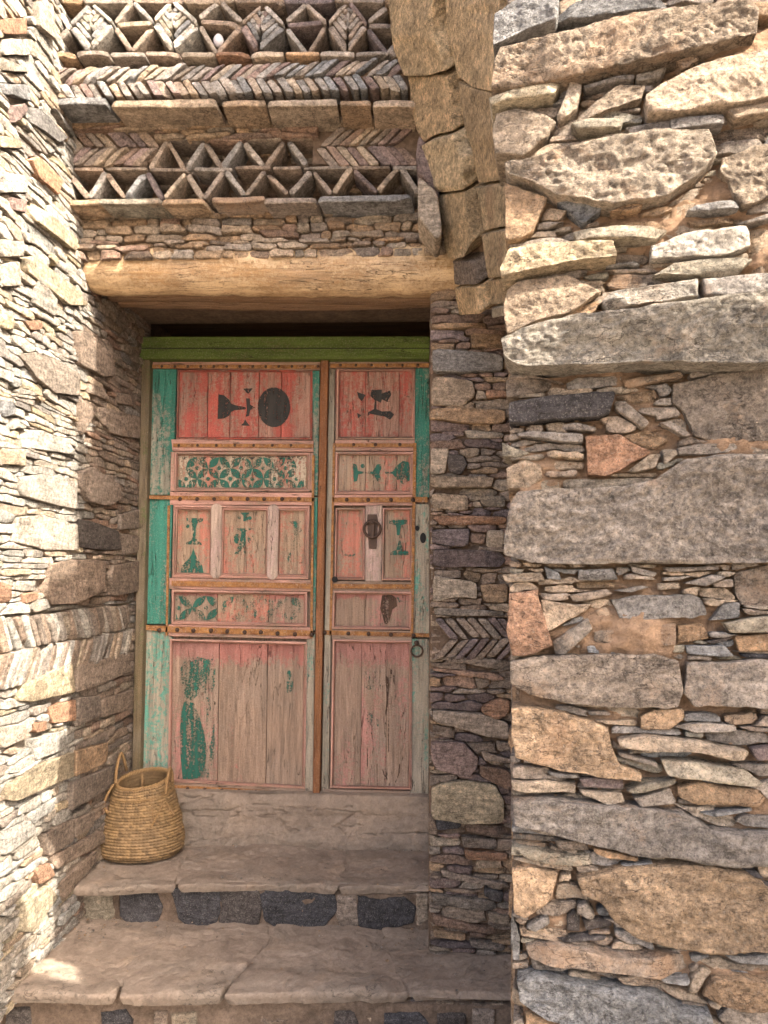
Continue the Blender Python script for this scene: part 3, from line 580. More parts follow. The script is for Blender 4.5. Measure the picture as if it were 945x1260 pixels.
# ------------------------------------------------------------------ near wall on the right
NA = radians(9); C0 = at(623, 700, 1, -1.7); NWF = Plane((C0[0], C0[1], 0), (cos(NA), -sin(NA), 0), (-sin(NA), -cos(NA), 0))
def cA(*p): return crop(p, 600, 0, .36508)
def cB(*p): return crop(p, 600, 420, .36508)
def cC(*p): return crop(p, 600, 840, .36508)
NT_ = [
 (cA((25,100),(100,55),(165,15),(240,5),(230,125),(70,185),(25,205)),'s',.05), (cA((235,75),(300,40),(550,28),(600,60),(470,75),(310,98),(240,98)),'s',.03), (cA((330,95),(400,85),(438,105),(400,132),(335,125)),'w'),
 (cA((470,85),(540,65),(580,80),(520,108),(465,102)),'g'), (cA((650,40),(740,25),(765,50),(690,78),(655,70)),'p'),
 (cA((50,215),(200,180),(480,110),(700,80),(860,68),(890,95),(885,180),(720,215),(500,260),(330,300),(100,352),(20,350),(30,260)),'b',.05),
 (cA((890,90),(960,80),(960,195),(900,190)),'r',-.01), (cA((860,35),(960,30),(960,80),(880,85)),'o',.02), (cA((8,370),(120,345),(245,320),(225,362),(100,385),(15,395)),'Y',.045),
 (cA((495,275),(600,245),(580,278),(500,298)),'w',.02), (cA((630,240),(690,215),(705,235),(650,268)),'b',.03), (cA((320,318),(490,275),(490,292),(330,330)),'g',.03),
 (cA((280,300),(315,320),(300,390),(240,440),(230,420),(260,360)),'b',.03), (cA((285,430),(440,320),(525,320),(510,360),(400,400),(330,435)),'b',.03), (cA((385,400),(410,388),(520,415),(515,435),(390,430)),'y',.02),
 (cA((525,370),(570,330),(720,260),(960,200),(960,365),(790,400),(600,430),(530,430)),'b',.042), (cA((607,440),(785,415),(785,450),(660,465),(610,470)),'s',.035), (cA((460,460),(605,438),(605,470),(480,480)),'g',.03),
 (cA((795,405),(960,370),(960,405),(820,435)),'b',.035), (cA((30,410),(100,395),(200,420),(230,440),(200,490),(120,550),(30,545),(20,470)),'b',.03), (cA((280,455),(330,440),(450,440),(440,465),(300,475)),'y',.04),
 (cA((395,482),(465,478),(460,500),(395,505)),'b',.03), (cA((60,590),(250,540),(380,510),(560,480),(730,480),(760,560),(680,640),(590,700),(420,720),(230,690),(130,640),(70,620)),'b',.045),
 (cA((60,640),(200,690),(150,800),(110,830),(65,830)),'o',.03), (cA((780,560),(880,525),(960,515),(960,680),(850,720),(800,640),(770,600)),'b',.03), (cA((235,693),(370,695),(385,720),(320,768)),'s',.02),
 (cA((410,735),(470,710),(520,712),(500,735)),'o',.03), (cA((510,738),(600,708),(620,720),(560,745)),'o',.02), (cA((690,720),(825,702),(838,725),(740,740),(660,740)),'s',.035), (cA((670,760),(830,740),(825,765),(690,780)),'o',.02),
 (cA((830,775),(960,735),(960,760),(850,782)),'g',.03), (cA((285,810),(450,795),(600,800),(560,830),(300,838)),'y',.045), (cA((455,770),(560,760),(600,790),(560,815),(470,800)),'o',.02),
 (cA((545,850),(680,805),(860,785),(875,850),(800,880),(600,885),(545,890)),'w',.03), (cA((878,790),(960,770),(960,930),(890,930),(878,850)),'b',.015),
 (cA((80,870),(200,850),(415,850),(430,900),(300,915),(150,945),(50,965),(45,940)),'Y',.055), (cA((550,945),(620,905),(830,890),(880,895),(820,945),(690,950)),'y',.03),
 (cA((100,970),(270,945),(380,1000),(260,1080),(150,1100),(70,1140),(55,1060),(70,990)),'b',.03), (cA((385,1030),(420,1000),(700,955),(705,1020),(560,1035),(400,1055)),'w',.03),
 (cA((715,960),(960,935),(960,985),(880,1010),(720,1020)),'g',.03), (cA((450,1070),(560,1040),(640,1050),(600,1100),(480,1090)),'b',.03), (cA((252,1095),(290,1050),(375,1025),(360,1060),(282,1100)),'o',.02),
 (cA((725,1030),(850,1018),(870,1030),(780,1060),(735,1055)),'b'),
 ([(620,432),(640,420),(662,412),(700,405),(760,398),(850,385),(952,371),(952,457),(800,459),(640,463),(622,450)],'l',.075),
 (cB((65,135),(130,125),(215,135),(215,160),(140,180),(65,190)),'G'), (cB((265,145),(300,128),(450,120),(450,150),(330,165),(270,168)),'g'), (cB((455,140),(640,110),(655,128),(470,162)),'b'),
 (cB((75,215),(300,188),(425,178),(410,245),(380,262),(120,282),(72,280)),'k',.03), (cB((425,185),(560,165),(580,200),(500,215),(470,205)),'o'), (cB((426,208),(460,208),(540,280),(520,300),(430,235)),'G',.02),
 (cB((250,285),(300,280),(365,298),(360,308),(250,303)),'g',.02), (cB((100,315),(150,308),(320,320),(318,348),(250,345),(110,325)),'g',.024), (cB((50,345),(140,380),(100,395),(50,390)),'y'),
 (cB((60,430),(120,400),(180,420),(185,465),(130,500),(65,500)),'b'), (cB((325,325),(440,315),(480,345),(545,380),(470,425),(400,455),(335,455)),'O',.02), (cB((460,320),(540,300),(610,335),(560,365),(490,348)),'o'),
 (cB((470,440),(540,387),(578,385),(560,430),(490,445)),'b',.02), (cB((584,372),(630,370),(635,385),(592,420)),'b',.02), (cB((575,280),(610,275),(680,320),(660,328)),'g',.02), (cB((636,365),(700,350),(830,352),(835,372),(700,388),(640,388)),'G',.02),
 (cB((622,150),(760,115),(960,98),(960,335),(860,342),(750,340),(690,322),(650,230),(622,210)),'G',.014), (cB((840,360),(960,345),(960,380),(850,382)),'b'),
 (cB((75,560),(100,512),(350,500),(470,492),(560,470),(650,405),(760,392),(960,388),(960,745),(700,750),(300,752),(150,745),(60,720),(55,680)),'G',.034),
 (cB((50,785),(180,780),(195,808),(60,812)),'b',.02), (cB((190,757),(240,780),(250,805),(200,800)),'s'), (cB((305,770),(420,765),(435,802),(305,806)),'s',.02), (cB((480,757),(570,780),(560,795),(490,780)),'g'),
 (cB((590,762),(775,757),(775,770),(600,778)),'g',.02), (cB((590,795),(690,790),(640,805),(590,808)),'g'), (cB((660,815),(750,785),(795,795),(730,825)),'g',.024), (cB((300,812),(435,812),(430,832),(300,832)),'o',-.004),
 (cB((425,840),(520,822),(540,828),(480,846)),'g',.02), (cB((570,815),(645,810),(650,835),(575,840)),'b'), (cB((710,832),(800,828),(835,865),(820,875),(715,860)),'b'), (cB((825,790),(850,770),(960,750),(960,890),(850,888),(832,850)),'G'),
 (cB((275,855),(400,835),(418,850),(380,865),(290,878)),'G',.024), (cB((415,870),(500,857),(690,855),(720,870),(740,922),(560,938),(440,932)),'s',.022), (cB((745,940),(790,880),(845,880),(845,930),(790,938)),'s'),
 (cB((75,850),(170,835),(175,870),(220,1020),(150,1050),(85,1055),(70,960)),'O',.03), (cB((182,872),(250,880),(350,882),(330,910),(200,975),(190,940)),'b'), (cB((220,1010),(335,930),(350,968),(260,1052),(225,1050)),'G',.024),
 (cB((355,975),(480,955),(628,950),(628,1018),(450,1026),(355,1010)),'G',.02), (cB((634,955),(720,948),(740,1000),(637,1016)),'o'), (cB((790,948),(960,918),(960,970),(810,980)),'y',.03),
 (cB((831,992),(960,982),(960,1043),(840,1043)),'o'), (cB((665,1025),(790,1022),(825,1058),(780,1062),(670,1048)),'s',.02), (cB((850,1052),(960,1050),(960,1068),(860,1064)),'k'), (cB((362,907),(398,892),(413,918),(382,938)),'b'),
 (cB((296,1030),(343,987),(345,1000),(310,1033)),'g'), (cB((732,1010),(830,990),(810,1005),(750,1020)),'d'),
 ([(628,812),(672,806),(745,803),(805,803),(832,812),(837,845),(830,868),(760,867),(700,862),(650,852),(628,838)],'G',.034), ([(842,813),(955,811),(955,868),(850,866),(838,850)],'G',.03),
 (cC((80,75),(130,72),(250,90),(405,140),(410,200),(440,270),(515,290),(510,318),(420,310),(250,285),(100,240),(85,180)),'o',.034), (cC((510,105),(560,82),(655,84),(655,115),(610,150),(512,152)),'o',.02),
 (cC((335,92),(400,90),(415,105),(340,108)),'g'), (cC((620,142),(700,128),(830,138),(835,158),(700,163)),'G',.02), (cC((430,182),(520,165),(700,182),(870,225),(850,252),(700,225),(520,218),(440,208)),'b',.036),
 (cC((436,225),(570,262),(568,278),(440,240)),'g',.02), (cC((577,250),(700,252),(870,290),(915,325),(900,336),(750,320),(600,298)),'y',.036), (cC((880,217),(960,207),(960,252),(900,258)),'p',.02),
 (cC((637,345),(700,328),(900,348),(925,380),(900,408),(700,400),(642,375)),'o',.02), (cC((187,290),(300,300),(310,312),(240,314)),'g',.02), (cC((82,325),(200,320),(295,332),(295,363),(120,360),(85,353)),'b',.024),
 (cC((307,315),(380,310),(455,320),(455,348),(320,343)),'p',.02), (cC((305,352),(450,360),(462,393),(400,398),(322,370)),'b',.024), (cC((463,350),(520,327),(630,314),(630,330),(520,356),(480,358)),'y',.03),
 (cC((485,377),(610,347),(628,393),(512,410)),'G',.024), (cC((715,432),(880,410),(885,420),(760,440)),'s',.024), (cC((827,455),(850,437),(960,442),(960,480),(860,473)),'g',.02),
 (cC((90,382),(200,374),(300,392),(450,402),(650,422),(740,482),(960,490),(960,600),(800,600),(600,568),(480,558),(350,523),(180,478),(95,463)),'g',.036),
 (cC((137,487),(200,487),(270,512),(200,508)),'g'), (cC((224,522),(330,522),(340,553),(242,553)),'G',.02), (cC((90,542),(200,557),(340,572),(350,598),(220,598),(130,573)),'y',.026), (cC((357,547),(500,577),(505,590),(400,578),(357,563)),'o',.02),
 (cC((447,600),(550,589),(555,603),(470,622)),'s',.02), (cC((847,622),(900,627),(925,653),(870,648)),'k'), (cC((907,617),(960,607),(960,663),(915,648)),'b'), (cC((867,654),(960,672),(960,682),(890,668)),'d',.02),
 (cC((80,620),(150,607),(240,627),(220,720),(130,780),(90,760)),'o',.02), (cC((302,642),(430,612),(560,600),(720,595),(860,622),(960,692),(960,888),(760,892),(620,868),(500,838),(420,780),(380,720),(320,690)),'o',.03),
 (cC((300,737),(330,727),(360,773),(345,781),(300,760)),'G',.024), (cC((266,780),(290,757),(310,780),(310,833),(266,828)),'d'), (cC((130,810),(198,772),(208,798),(160,828)),'g',.02), (cC((318,792),(410,792),(420,813),(330,833)),'d'),
 (cC((235,850),(400,837),(390,853),(260,858)),'d',.02), (cC((127,870),(230,862),(410,892),(600,902),(695,930),(670,968),(540,968),(380,948),(250,933),(140,908)),'G',.034), (cC((777,902),(960,902),(960,935),(840,928)),'s',.02),
 (cC((702,930),(770,915),(830,935),(960,950),(960,963),(760,958)),'b'), (cC((432,977),(500,972),(560,990),(500,1008),(450,998)),'b',.02), (cC((577,977),(680,987),(668,1003),(590,993)),'s',.02),
 (cC((717,1040),(750,977),(850,970),(960,987),(960,1080),(850,1078)),'o',.03), (cC((682,985),(720,947),(748,962),(700,1028),(672,1028)),'b'), (cC((100,972),(160,962),(350,992),(560,1022),(640,1072),(740,1092),(750,1150),(600,1190),(400,1170),(200,1100),(110,1040)),'s',.036),
 (cC((562,1007),(640,1022),(750,1077),(640,1063)),'b'), (cC((772,1108),(800,1072),(960,1087),(960,1145),(800,1143)),'G',.02), (cC((130,1095),(200,1110),(290,1150),(280,1200),(130,1200)),'o'),
 (cC((82,765),(108,850),(108,918),(88,918),(80,850)),'s',.02),
]
near_wall = thing('stone_wall', 'close rough stone wall end at the right with wide blocks, pale ledge and orange clay', 'wall', (C0[0]+.2, C0[1]-.05, 0))
NDOM = (0.004, .92, -.02, 3.0)
# sheets stay where the camera's frame needs them; above the frame the arch takes over
masonry(NWF, near_wall, NT_, NDOM, .075, .018, M_STN, 'bbgGGGsyb', .0045, seed=9, proud=(.004, .020), depth=.07, rough=.013, rnd=.0026, gap=.0022, limit=299, dust=.35, fillres=.007, g=.004, tdepth=.10, jit=.004, amin=.0001)
mortar(NWF, (.02, *NDOM[1:]), -.010, .015, .005, .07, M_CLAY, near_wall, 6, bulge=.02)
NX = 1.7
pA = NWF.pt(np.array([0.]), np.array([0.]), np.array([-.062]))[0]; pB = NWF.pt(np.array([NX]), np.array([0.]), np.array([-.062]))[0]
V, F = prismz([(pA[0]+.03, pA[1]), (pB[0], pB[1]), (2.2, .4), (.33, .4), (.33, -.50)], -.06, 4.8)
mobj('wall_core', V, F, M_CLAYD, near_wall, False)
# return face of the near wall, seen only from further left
rA = np.array([C0[0]+.012, C0[1]+.05]); rB = np.array([.30, -.60]); ru = (rB-rA); rl = np.hypot(*ru); ru /= rl
RET = Plane((rB[0], rB[1], 0), (-ru[0], -ru[1], 0), (-ru[1], ru[0], 0))
def ret():
    B = Batch(); rs = random.Random(4)
    for q, (P, A) in enumerate(fill((0, rl, 0, 2.9), [], .14, .035, g=.009, gap=.003, seed=31)):
        V, F = stone(P, rs.uniform(-.004, .006), .05, .03, .008, .008, 9000+q, .003, chaikin=0); B.add(RET.pt(V[:, 0], V[:, 1], V[:, 2]), F, colr(rs.choice('bogGm'), rs))
    B.build('small_stones', M_ST, near_wall, kind='stuff')
    mortar(RET, (0, rl, 0, 2.9), -.012, .008, .02, .05, M_CLAY, near_wall, 12)
ret()
# ------------------------------------------------------------------ stone pier right of the door
PY = -.56
PF = Plane((0, PY, 0), (1, 0, 0), (0, -1, 0))
def q2(*p): return crop(p, 370, 400, .2857)
def q4(*p): return crop(p, 370, 700, .2857)
def q8(*p): return crop(p, 300, 900, .36)
PT = [(q2((735,40),(870,45),(880,95),(735,100)),'o'), (q2((565,115),(600,108),(870,130),(870,200),(700,210),(570,205)),'g',.02), (q2((570,225),(740,240),(755,300),(700,350),(560,345)),'b'), (q2((795,280),(885,285),(885,312),(800,315)),'O'),
 (q2((565,358),(880,372),(880,425),(700,425),(555,405)),'o',.02), (q2((700,450),(875,465),(870,488),(720,490)),'b'), (q2((560,532),(640,532),(622,640),(560,640)),'b'), (q2((630,560),(700,560),(720,600),(690,645),(640,630)),'d'),
 (q2((560,652),(835,655),(820,700),(600,705),(555,690)),'b',.02), (q2((565,725),(720,735),(720,800),(570,790)),'b'), (q2((775,735),(880,735),(880,785),(780,780)),'b'), (q2((560,818),(885,828),(885,855),(600,862)),'O',.018),
 (q2((565,880),(730,875),(725,945),(700,958),(565,940)),'P'), (q2((800,885),(875,885),(870,955),(800,955)),'b'), (q2((570,967),(640,965),(860,977),(885,1010),(860,1045),(570,1042)),'P',.018), (q2((575,1055),(690,1055),(690,1090),(575,1095)),'m'),
 (q4((570,25),(755,60),(760,130),(680,120),(570,140)),'b',.018), (q4((770,65),(890,65),(890,140),(850,150),(790,140)),'o'), (q4((575,167),(870,182),(880,203),(640,203),(575,195)),'G'),
 (q4((575,365),(890,395),(895,425),(840,430),(580,385)),'G'), (q4((565,422),(850,452),(880,475),(860,480),(570,440)),'r'), (q4((570,602),(770,618),(890,657),(895,728),(800,720),(570,650)),'G',.02), (q4((780,588),(850,557),(900,562),(895,620),(850,648),(775,615)),'O',.022),
 (q4((570,665),(665,690),(660,730),(570,708)),'m'), (q4((560,742),(700,742),(765,810),(760,850),(720,898),(580,860),(560,800)),'p',.02), (q4((775,780),(915,820),(910,832),(790,828)),'m'), (q4((770,840),(890,862),(915,900),(900,950),(770,888)),'r',.018),
 ([(531,968),(545,962),(575,960),(608,964),(620,985),(618,1010),(575,1012),(531,1005)],'Y',.024), (q8((655,300),(750,300),(738,330),(660,335)),'k'), (q8((757,310),(870,320),(915,330),(910,350),(860,358),(760,343)),'r'), (q8((742,357),(860,367),(868,398),(750,395)),'m'),
 (q8((755,402),(905,417),(900,440),(760,438)),'O'), (q8((670,470),(900,520),(908,540),(680,495)),'m'), (q8((645,552),(855,577),(868,605),(840,613),(650,590)),'G'), (q8((822,532),(890,547),(880,585),(820,560)),'d'),
 (q8((640,622),(760,652),(900,682),(895,700),(700,670),(645,655)),'r'), (q8((645,672),(760,692),(755,713),(650,700)),'o'), (q8((770,712),(895,727),(890,748),(780,735)),'m'), (q8((832,617),(910,627),(905,658),(840,648)),'b')]
pier = thing('stone_pier', 'rough masonry pier of thin dark slabs standing between the door and the near wall', 'pillar', (.16, PY, ZL))
pu0, pu1 = float(at(528.5, 700, 1, PY)[0]), .42; pz1 = float(at(570, 348, 1, PY)[2]); pzt = ZL-.03
phz0, phz1 = float(at(570, 811, 1, PY)[2]), float(at(570, 760, 1, PY)[2])
herring(PF, pier, M_SLATE, pu0, pu1, phz0, phz1, .033, .029, 'PmmGP', 8, up=1, lens=.85, res=.007, rnd=.002)
PT4 = [(t[0], t[1], t[2] if len(t) > 2 else .010, PF.px(t[0])) for t in PT] + [([], 'b', 0, np.array([(pu0, phz0), (pu1, phz0), (pu1, phz1), (pu0, phz1)]))]
def pmas():
    rs = random.Random(8); tr = [t[3] for t in PT4]; items = [(t[3], t[1], t[2], 1) for t in PT4[:-1]]
    for P, A in fill((pu0, pu1, pzt, pz1), tr, .085, .021, g=.0035, gap=.0016, seed=41, warp=.012, amin=.00012): items.append((P, rs.choice('bmrGPmop' if P[:, 1].mean() < 1.9 else 'rmbrpo'), rs.uniform(-.006, .010), 0))
    ar = [abs(.5*np.sum(P[:, 0]*np.roll(P[:, 1], -1)-np.roll(P[:, 0], -1)*P[:, 1]))*(3 if t else 1) for P, k, p, t in items]
    B = Batch()
    for rank, q in enumerate(np.argsort(ar)[::-1]):
        P, key, pr, t = items[q]; sz = sqrt(ar[q]/(3 if t else 1))
        V, F = stone(P, pr, .06, .008 if t else .010, .008*min(1.2, .4+sz*4), min(.004, sz*.12), 5000+int(q), min(.004, sz*.06), fac=2 if t else 1, chaikin=1 if t else 0, tilt=.05)
        W = PF.pt(V[:, 0], V[:, 1], V[:, 2]); c = colr(key, rs, .15)
        if rank < 220: mobj('stone', W, F, M_ST, pier, True, c)
        else: B.add(W, F, c)
    B.build('small_stones', M_ST, pier, kind='stuff')
pmas()
mortar(PF, (pu0, pu1, pzt, pz1), -.018, .006, .01, .045, M_CLAYD, pier, 14)
JF = Plane((pu0+.006, 0, 0), (0, -1, 0), (-1, 0, 0))
def jamb():
    B = Batch(); rs = random.Random(44); dom = (-.03, -PY-.012, pzt, pz1-.01)
    for q, (P, A) in enumerate(fill(dom, [], .12, .03, g=.007, gap=.002, seed=45)):
        V, F = stone(P, rs.uniform(-.002, .004), .03, .016, .006, .004, 9500+q, .003, chaikin=0); B.add(JF.pt(V[:, 0], V[:, 1], V[:, 2]), F, colr(rs.choice('bmrGm'), rs))
    B.build('small_stones', M_ST, pier, kind='stuff')
jamb()
V, F = box(pu0+.02, .32, PY+.044, .10, pzt, pz1-.004); mobj('pier_core', V, F, M_CLAYD, pier, False)
# ------------------------------------------------------------------ decorated masonry above the door
Y1, Y2 = -.70, -.82           # lower and upper decorated zones
upper = thing('stone_facade', 'decorated masonry over the doorway with herringbone bands and triangular niches', 'facade', (-.6, -.5, 2.4))
def FY(Y): return Plane((0, Y, 0), (1, 0, 0), (0, -1, 0))
def fs(Y, poly, key, proud=.0, depth=.11, res=.010, rough=.003, rnd=.004, seed=0, name='stone', jit=.002, mat=None, parent=None, fac=1, dust=.15, chaikin=1, tilt=.03):
    fr = FY(Y); P = fr.px(poly); rs = random.Random(seed+5)
    V, F = stone(P, proud, depth, res, rough, rnd, seed+70000, jit, fac=fac, chaikin=chaikin, tilt=tilt)
    return mobj(name, fr.pt(V[:, 0], V[:, 1], V[:, 2]), F, mat or M_SLATE, parent or upper, True, colr(key, rs, dust))
def bar(Y, a, b, w, key, seed, **k):
    a, b = np.array(a, float), np.array(b, float); d = b-a; L = np.hypot(*d); d /= L; n = np.array([-d[1], d[0]])*w/2; r = random.Random(seed)
    n2 = n*r.uniform(.8, 1.15)
    m = (a+b)/2 + n*r.uniform(-.25, .25)
    return fs(Y, [a-n, m-n*1.03, b-n2, b+n2, m+n*1.03, a+n], key, seed=seed, **k)
sd_ = 100
def nseed():
    global sd_; sd_ += 1; return sd_
def g7(a, b): return (60+a*.254, 110+b*.254)
def g8(a, b): return (280+a*.2963, 110+b*.2963)
def g5(a, b): return (50+a*.2646, b*.2646)
def g6(a, b): return (280+a*.2751, b*.2751)
# strip of rubble on the log
SY = -.62
def strip(Y, x0, x1, y0, y1, su, sv, pal, seed, res=.009, proud=(-.004, .016), core=.10, lim=110):
    fr = FY(Y); a = fr.px([(x0, y1), (x1, y0), ((x0+x1)/2, y1), ((x0+x1)/2, y0)]); dom = (max(a[0, 0], LX-.02), a[1, 0], a[2, 1], a[3, 1])
    masonry(fr, upper, [], dom, su, sv, M_ST, pal, res, seed=seed, proud=proud, depth=.06, rough=.006, rnd=.005, gap=.0015, limit=lim, dust=.3, fillres=res, g=.0035, amin=.0001, warp=.014, jit=.003)
    mortar(fr, dom, -.018, .006, .012, .05, M_CLAY, upper, seed+1)
strip(SY, 88, 600, 262, 318, .075, .020, 'bobrmobGo', 51, proud=(-.002, .024), lim=75)
strip(-.715, 70, 530, 146, 156.5, .13, .02, 'oborro', 53, lim=40); strip(-.712, 188, 392, 157, 169, .10, .02, 'oborro', 54, lim=20)
# ledge slabs: (left, right, key)
def ledge(Y, y_top, y_bot, cuts, depth, seed, base):
    for i, (xa, xb, key, dy, lean) in enumerate(cuts):
        rs = random.Random(seed+i); yt = y_top+dy
        fr = FY(Y); P = fr.px([(xa, y_bot+dy), (xb, y_bot+dy), (xb, yt), (xa, yt)])
        z0, z1 = P[:, 1].min(), P[:, 1].max()
        # plan outline on its underside, rough, chipped front
        pl = Plane((0, 0, z0), (1, 0, 0), (0, 0, -1), V=(0, -1, 0))
        poly = np.array([(P[0, 0]+.002, -Y-.20), (P[0, 0]+.002+lean, -Y), ((P[0, 0]+P[1, 0])/2, -Y+rs.uniform(-.006, .008)), (P[1, 0]-.002+lean, -Y+rs.uniform(-.004, .006)), (P[1, 0]-.002, -Y-.20)])
        V, F = stone(poly, .0, (z1-z0), .012, .005, .004, seed+i+88000, .003, fac=1, chaikin=0, tilt=.02)
        V[:, 2] = np.where(V[:, 2] < -(z1-z0)*.9, -(z1-z0), V[:, 2])
        mobj('ledge_stone', pl.pt(V[:, 0], V[:, 1], V[:, 2]), F, M_ST, upper, True, colr({'o': 'b', 'm': 'G'}.get(key, key) if i % 2 else key, rs, .35))
ledge(-.716, 243, 249, [(74,128,'o',2,-.01), (129,208,'y',1,-.03), (209,262,'o',2,-.03), (263,330,'m',-1,-.01), (331,397,'m',0,-.02), (398,515,'s',-2,-.02)], .2, 200, 0)
ledge(-.822, 121, 128, [(64,138,'s',0,-.02), (140,270,'o',2,-.01), (272,327,'o',3,0), (328,416,'o',2,0), (417,457,'o',2,0), (458,512,'o',3,0)], .2, 220, 0)
# lower zone
LWR = [((55,525),(95,400)),((95,405),(190,525)),((195,525),(275,400)),((280,405),(365,525)),((370,525),(465,400)),((475,400),(545,530)),((560,525),(660,405)),((672,410),(745,530)),((750,530),(845,400)),((855,395),(945,510))]
LWR8 = [((75,440),(155,335)),((162,345),(250,435)),((260,435),(345,340)),((355,340),(430,435)),((440,432),(515,318)),((525,335),(620,425)),((625,422),(710,325)),((720,320),(790,425))]
def niche_bars(lst, g, Y, w):
    for i, (a, b) in enumerate(lst):
        up = b[1] < a[1]
        bar(Y, g(*a), g(*b), w*random.Random(nseed()).uniform(.85, 1.2), 'GmgmsPbw'[i % 7] if i != 4 or g is not g8 else 'b', nseed(), depth=.12, jit=.002, name='niche_slab')
niche_bars(LWR, g7, Y1, 6.2); niche_bars(LWR8, g8, Y1, 6.2)
UPR = [((490,385),(570,250)),((575,250),(655,388)),((668,385),(750,255)),((758,258),(835,380)),((840,375),(930,252))]
UPR8 = [((70,222),(150,318)),((158,315),(235,215)),((250,208),(325,310))]
niche_bars(UPR, g7, Y1, 6.2); niche_bars(UPR8, g8, Y1, 6.2)
for i, (a, b, y) in enumerate(((72,128,208),(129,182,207),(183,238,208.5),(239,287,208),(288,334,206),(335,372,206),(373,432,206),(433,482,206),(483,522,206))):
    bar(Y1, (a, y), (b-1, y), 4.2, 'mGmgm'[i % 5], nseed(), depth=.12, name='niche_slab')
for i, (a, b, y) in enumerate(((196,254,171),(255,300,171),(300,348,170),(349,393,168))):
    bar(Y1, (a, y), (b-1, y), 4, 'mrGm'[i % 4], nseed(), depth=.12, name='niche_slab')
F1 = FY(Y1)
def hb(Y, x0, x1, ylo, yhi, step, th, keys, seed, up, lens, lens2=None):
    fr = FY(Y); a = fr.px([(x0, ylo), (x1, yhi)]); d = 1/((Y+3.1)); k = (3.1+Y)/945
    herring(fr, upper, M_SLATE, a[0, 0], a[1, 0], a[0, 1], a[1, 1], step*k, th*k, keys, seed, up=up, res=.006, lens=lens, lens2=lens2, rnd=.0022, pr=(-.004, .008))
hb(Y1, 66, 196, 205, 157, 13.6, 12.6, 'mpbrmG', 61, 1, .85, 1.0)
hb(Y1, 384, 520, 205, 153, 12.6, 11.6, 'mpbrmb', 62, -1, 1.0, .8)
# upper zone
hb(Y2, 50, 512, 121.5, 72, 12.6, 11.7, 'sgpGgsbgp', 63, -1, 1.15, .62)
for i in range(11):
    a = 50+i*43; b = a+42; bar(Y2, (a, 67.5+random.Random(i).uniform(-1, 1)), (b, 67.5+random.Random(i+50).uniform(-1, 1)), random.Random(i+9).uniform(4.5, 7.5), 'oGgmbOb'[i % 7], nseed(), depth=.12, proud=.006)
T5 = [((60,18),(132,125)),((40,215),(128,138)),((345,108),(425,8)),((432,8),(520,98)),((350,118),(515,106)),((346,128),(420,235)),((424,235),(518,125)),
      ((738,82),(830,8)),((838,8),(930,98)),((742,100),(930,112)),((742,122),(815,243)),((822,240),(936,112))]
T6 = [((264,95),(350,18)),((352,18),(440,98)),((266,112),(420,100)),((265,130),(350,235)),((362,235),(434,124)),((630,98),(712,35)),((632,116),(745,118)),((627,130),(715,240)),((718,240),(752,195))]
for g, L in ((g5, T5), (g6, T6)):
    for i, (a, b) in enumerate(L): bar(Y2, g(*a), g(*b), 6.0, 'wgGsbmG'[i % 7] if g is g5 and i < 8 else 'GmPgm'[i % 5], nseed(), depth=.13, name='niche_slab')
def diamond(g, T, R, B, L, keys):
    T, R, B, L = (np.array(g(*q)) for q in (T, R, B, L)); c = (T+R+B+L)/4
    for a, b in ((T, R), (R, B), (B, L), (L, T)):
        d = (b-a)/np.hypot(*(b-a)); bar(Y2, a+d*3.2, b-d*3.2, 5.2, random.Random(nseed()).choice(keys), nseed(), depth=.12, proud=.006, name='niche_slab')
    # nested chevrons filling the lower part, a little fan above
    for k in range(5):
        f = .14+.165*k; pt = B + (T-B)*f
        for s, side in ((0, L), (1, R)):
            d = (side-B)/np.hypot(*(side-B)); ln = np.hypot(*(side-B))*(1-f)*.86
            if ln < 5: continue
            a = pt + np.array([(-1, 1)[s]*2.0, 0]); b_ = a + d*ln
            bar(Y2-.002, a, b_, 5.4, random.Random(nseed()).choice(keys), nseed(), depth=.06, rnd=.003, res=.008)
    for k in (-1, 0, 1):
        a = c + np.array([k*5.0, 1-abs(k)*1]); b_ = T + np.array([k*3.4, 6+abs(k)*5]); bar(Y2+.002, a, b_, 4.0, random.Random(nseed()).choice(keys), nseed(), depth=.06, rnd=.003, res=.008)
diamond(g5, (235,20), (340,112), (230,240), (135,128), 'wlys')
diamond(g5, (610,5), (735,112), (615,238), (525,108), 'slwy')
diamond(g6, (160,25), (260,122), (135,232), (60,112), 'gpsm')
diamond(g6, (540,8), (628,112), (535,240), (448,118), 'gmpG')
# top course over the niches
for i in range(8):
    a = 40+i*62; bar(Y2, (a, -2+i % 2), (a+61, -1), 10, 'oGmbmPm'[i % 7], nseed(), depth=.13)
strip(Y2+.02, 30, 560, -150, -7, .14, .035, 'bomgG', 57, lim=0)
# back planes of the niches and the mass of the wall behind
def backp(Y, x0, x1, y0, y1, seed):
    fr = FY(Y); a = fr.px([(x0, y1), (x1, y0)]); dom = (max(LX-.03, a[0, 0]), a[1, 0], a[0, 1], a[1, 1]); mortar(fr, dom, 0, .012, .012, .03, M_CLAYD, upper, seed, name='niche_back')
    B = Batch(); rs = random.Random(seed)
    for q, (P, A) in enumerate(fill(dom, [], .07, .035, g=.008, gap=.002, seed=seed)):
        V, F = stone(P, rs.uniform(-.006, .012), .03, .02, .005, .005, seed*90+q, .002, chaikin=0); B.add(fr.pt(V[:, 0], V[:, 1], V[:, 2]), F, colr(rs.choice('bomr'), rs))
    B.build('small_stones', M_ST, upper, kind='stuff')
backp(Y1+.10, 60, 540, 166, 246, 71); backp(Y2+.115, 40, 540, -10, 68, 72)
zb = float(at(300, 318, 1, SY)[2])
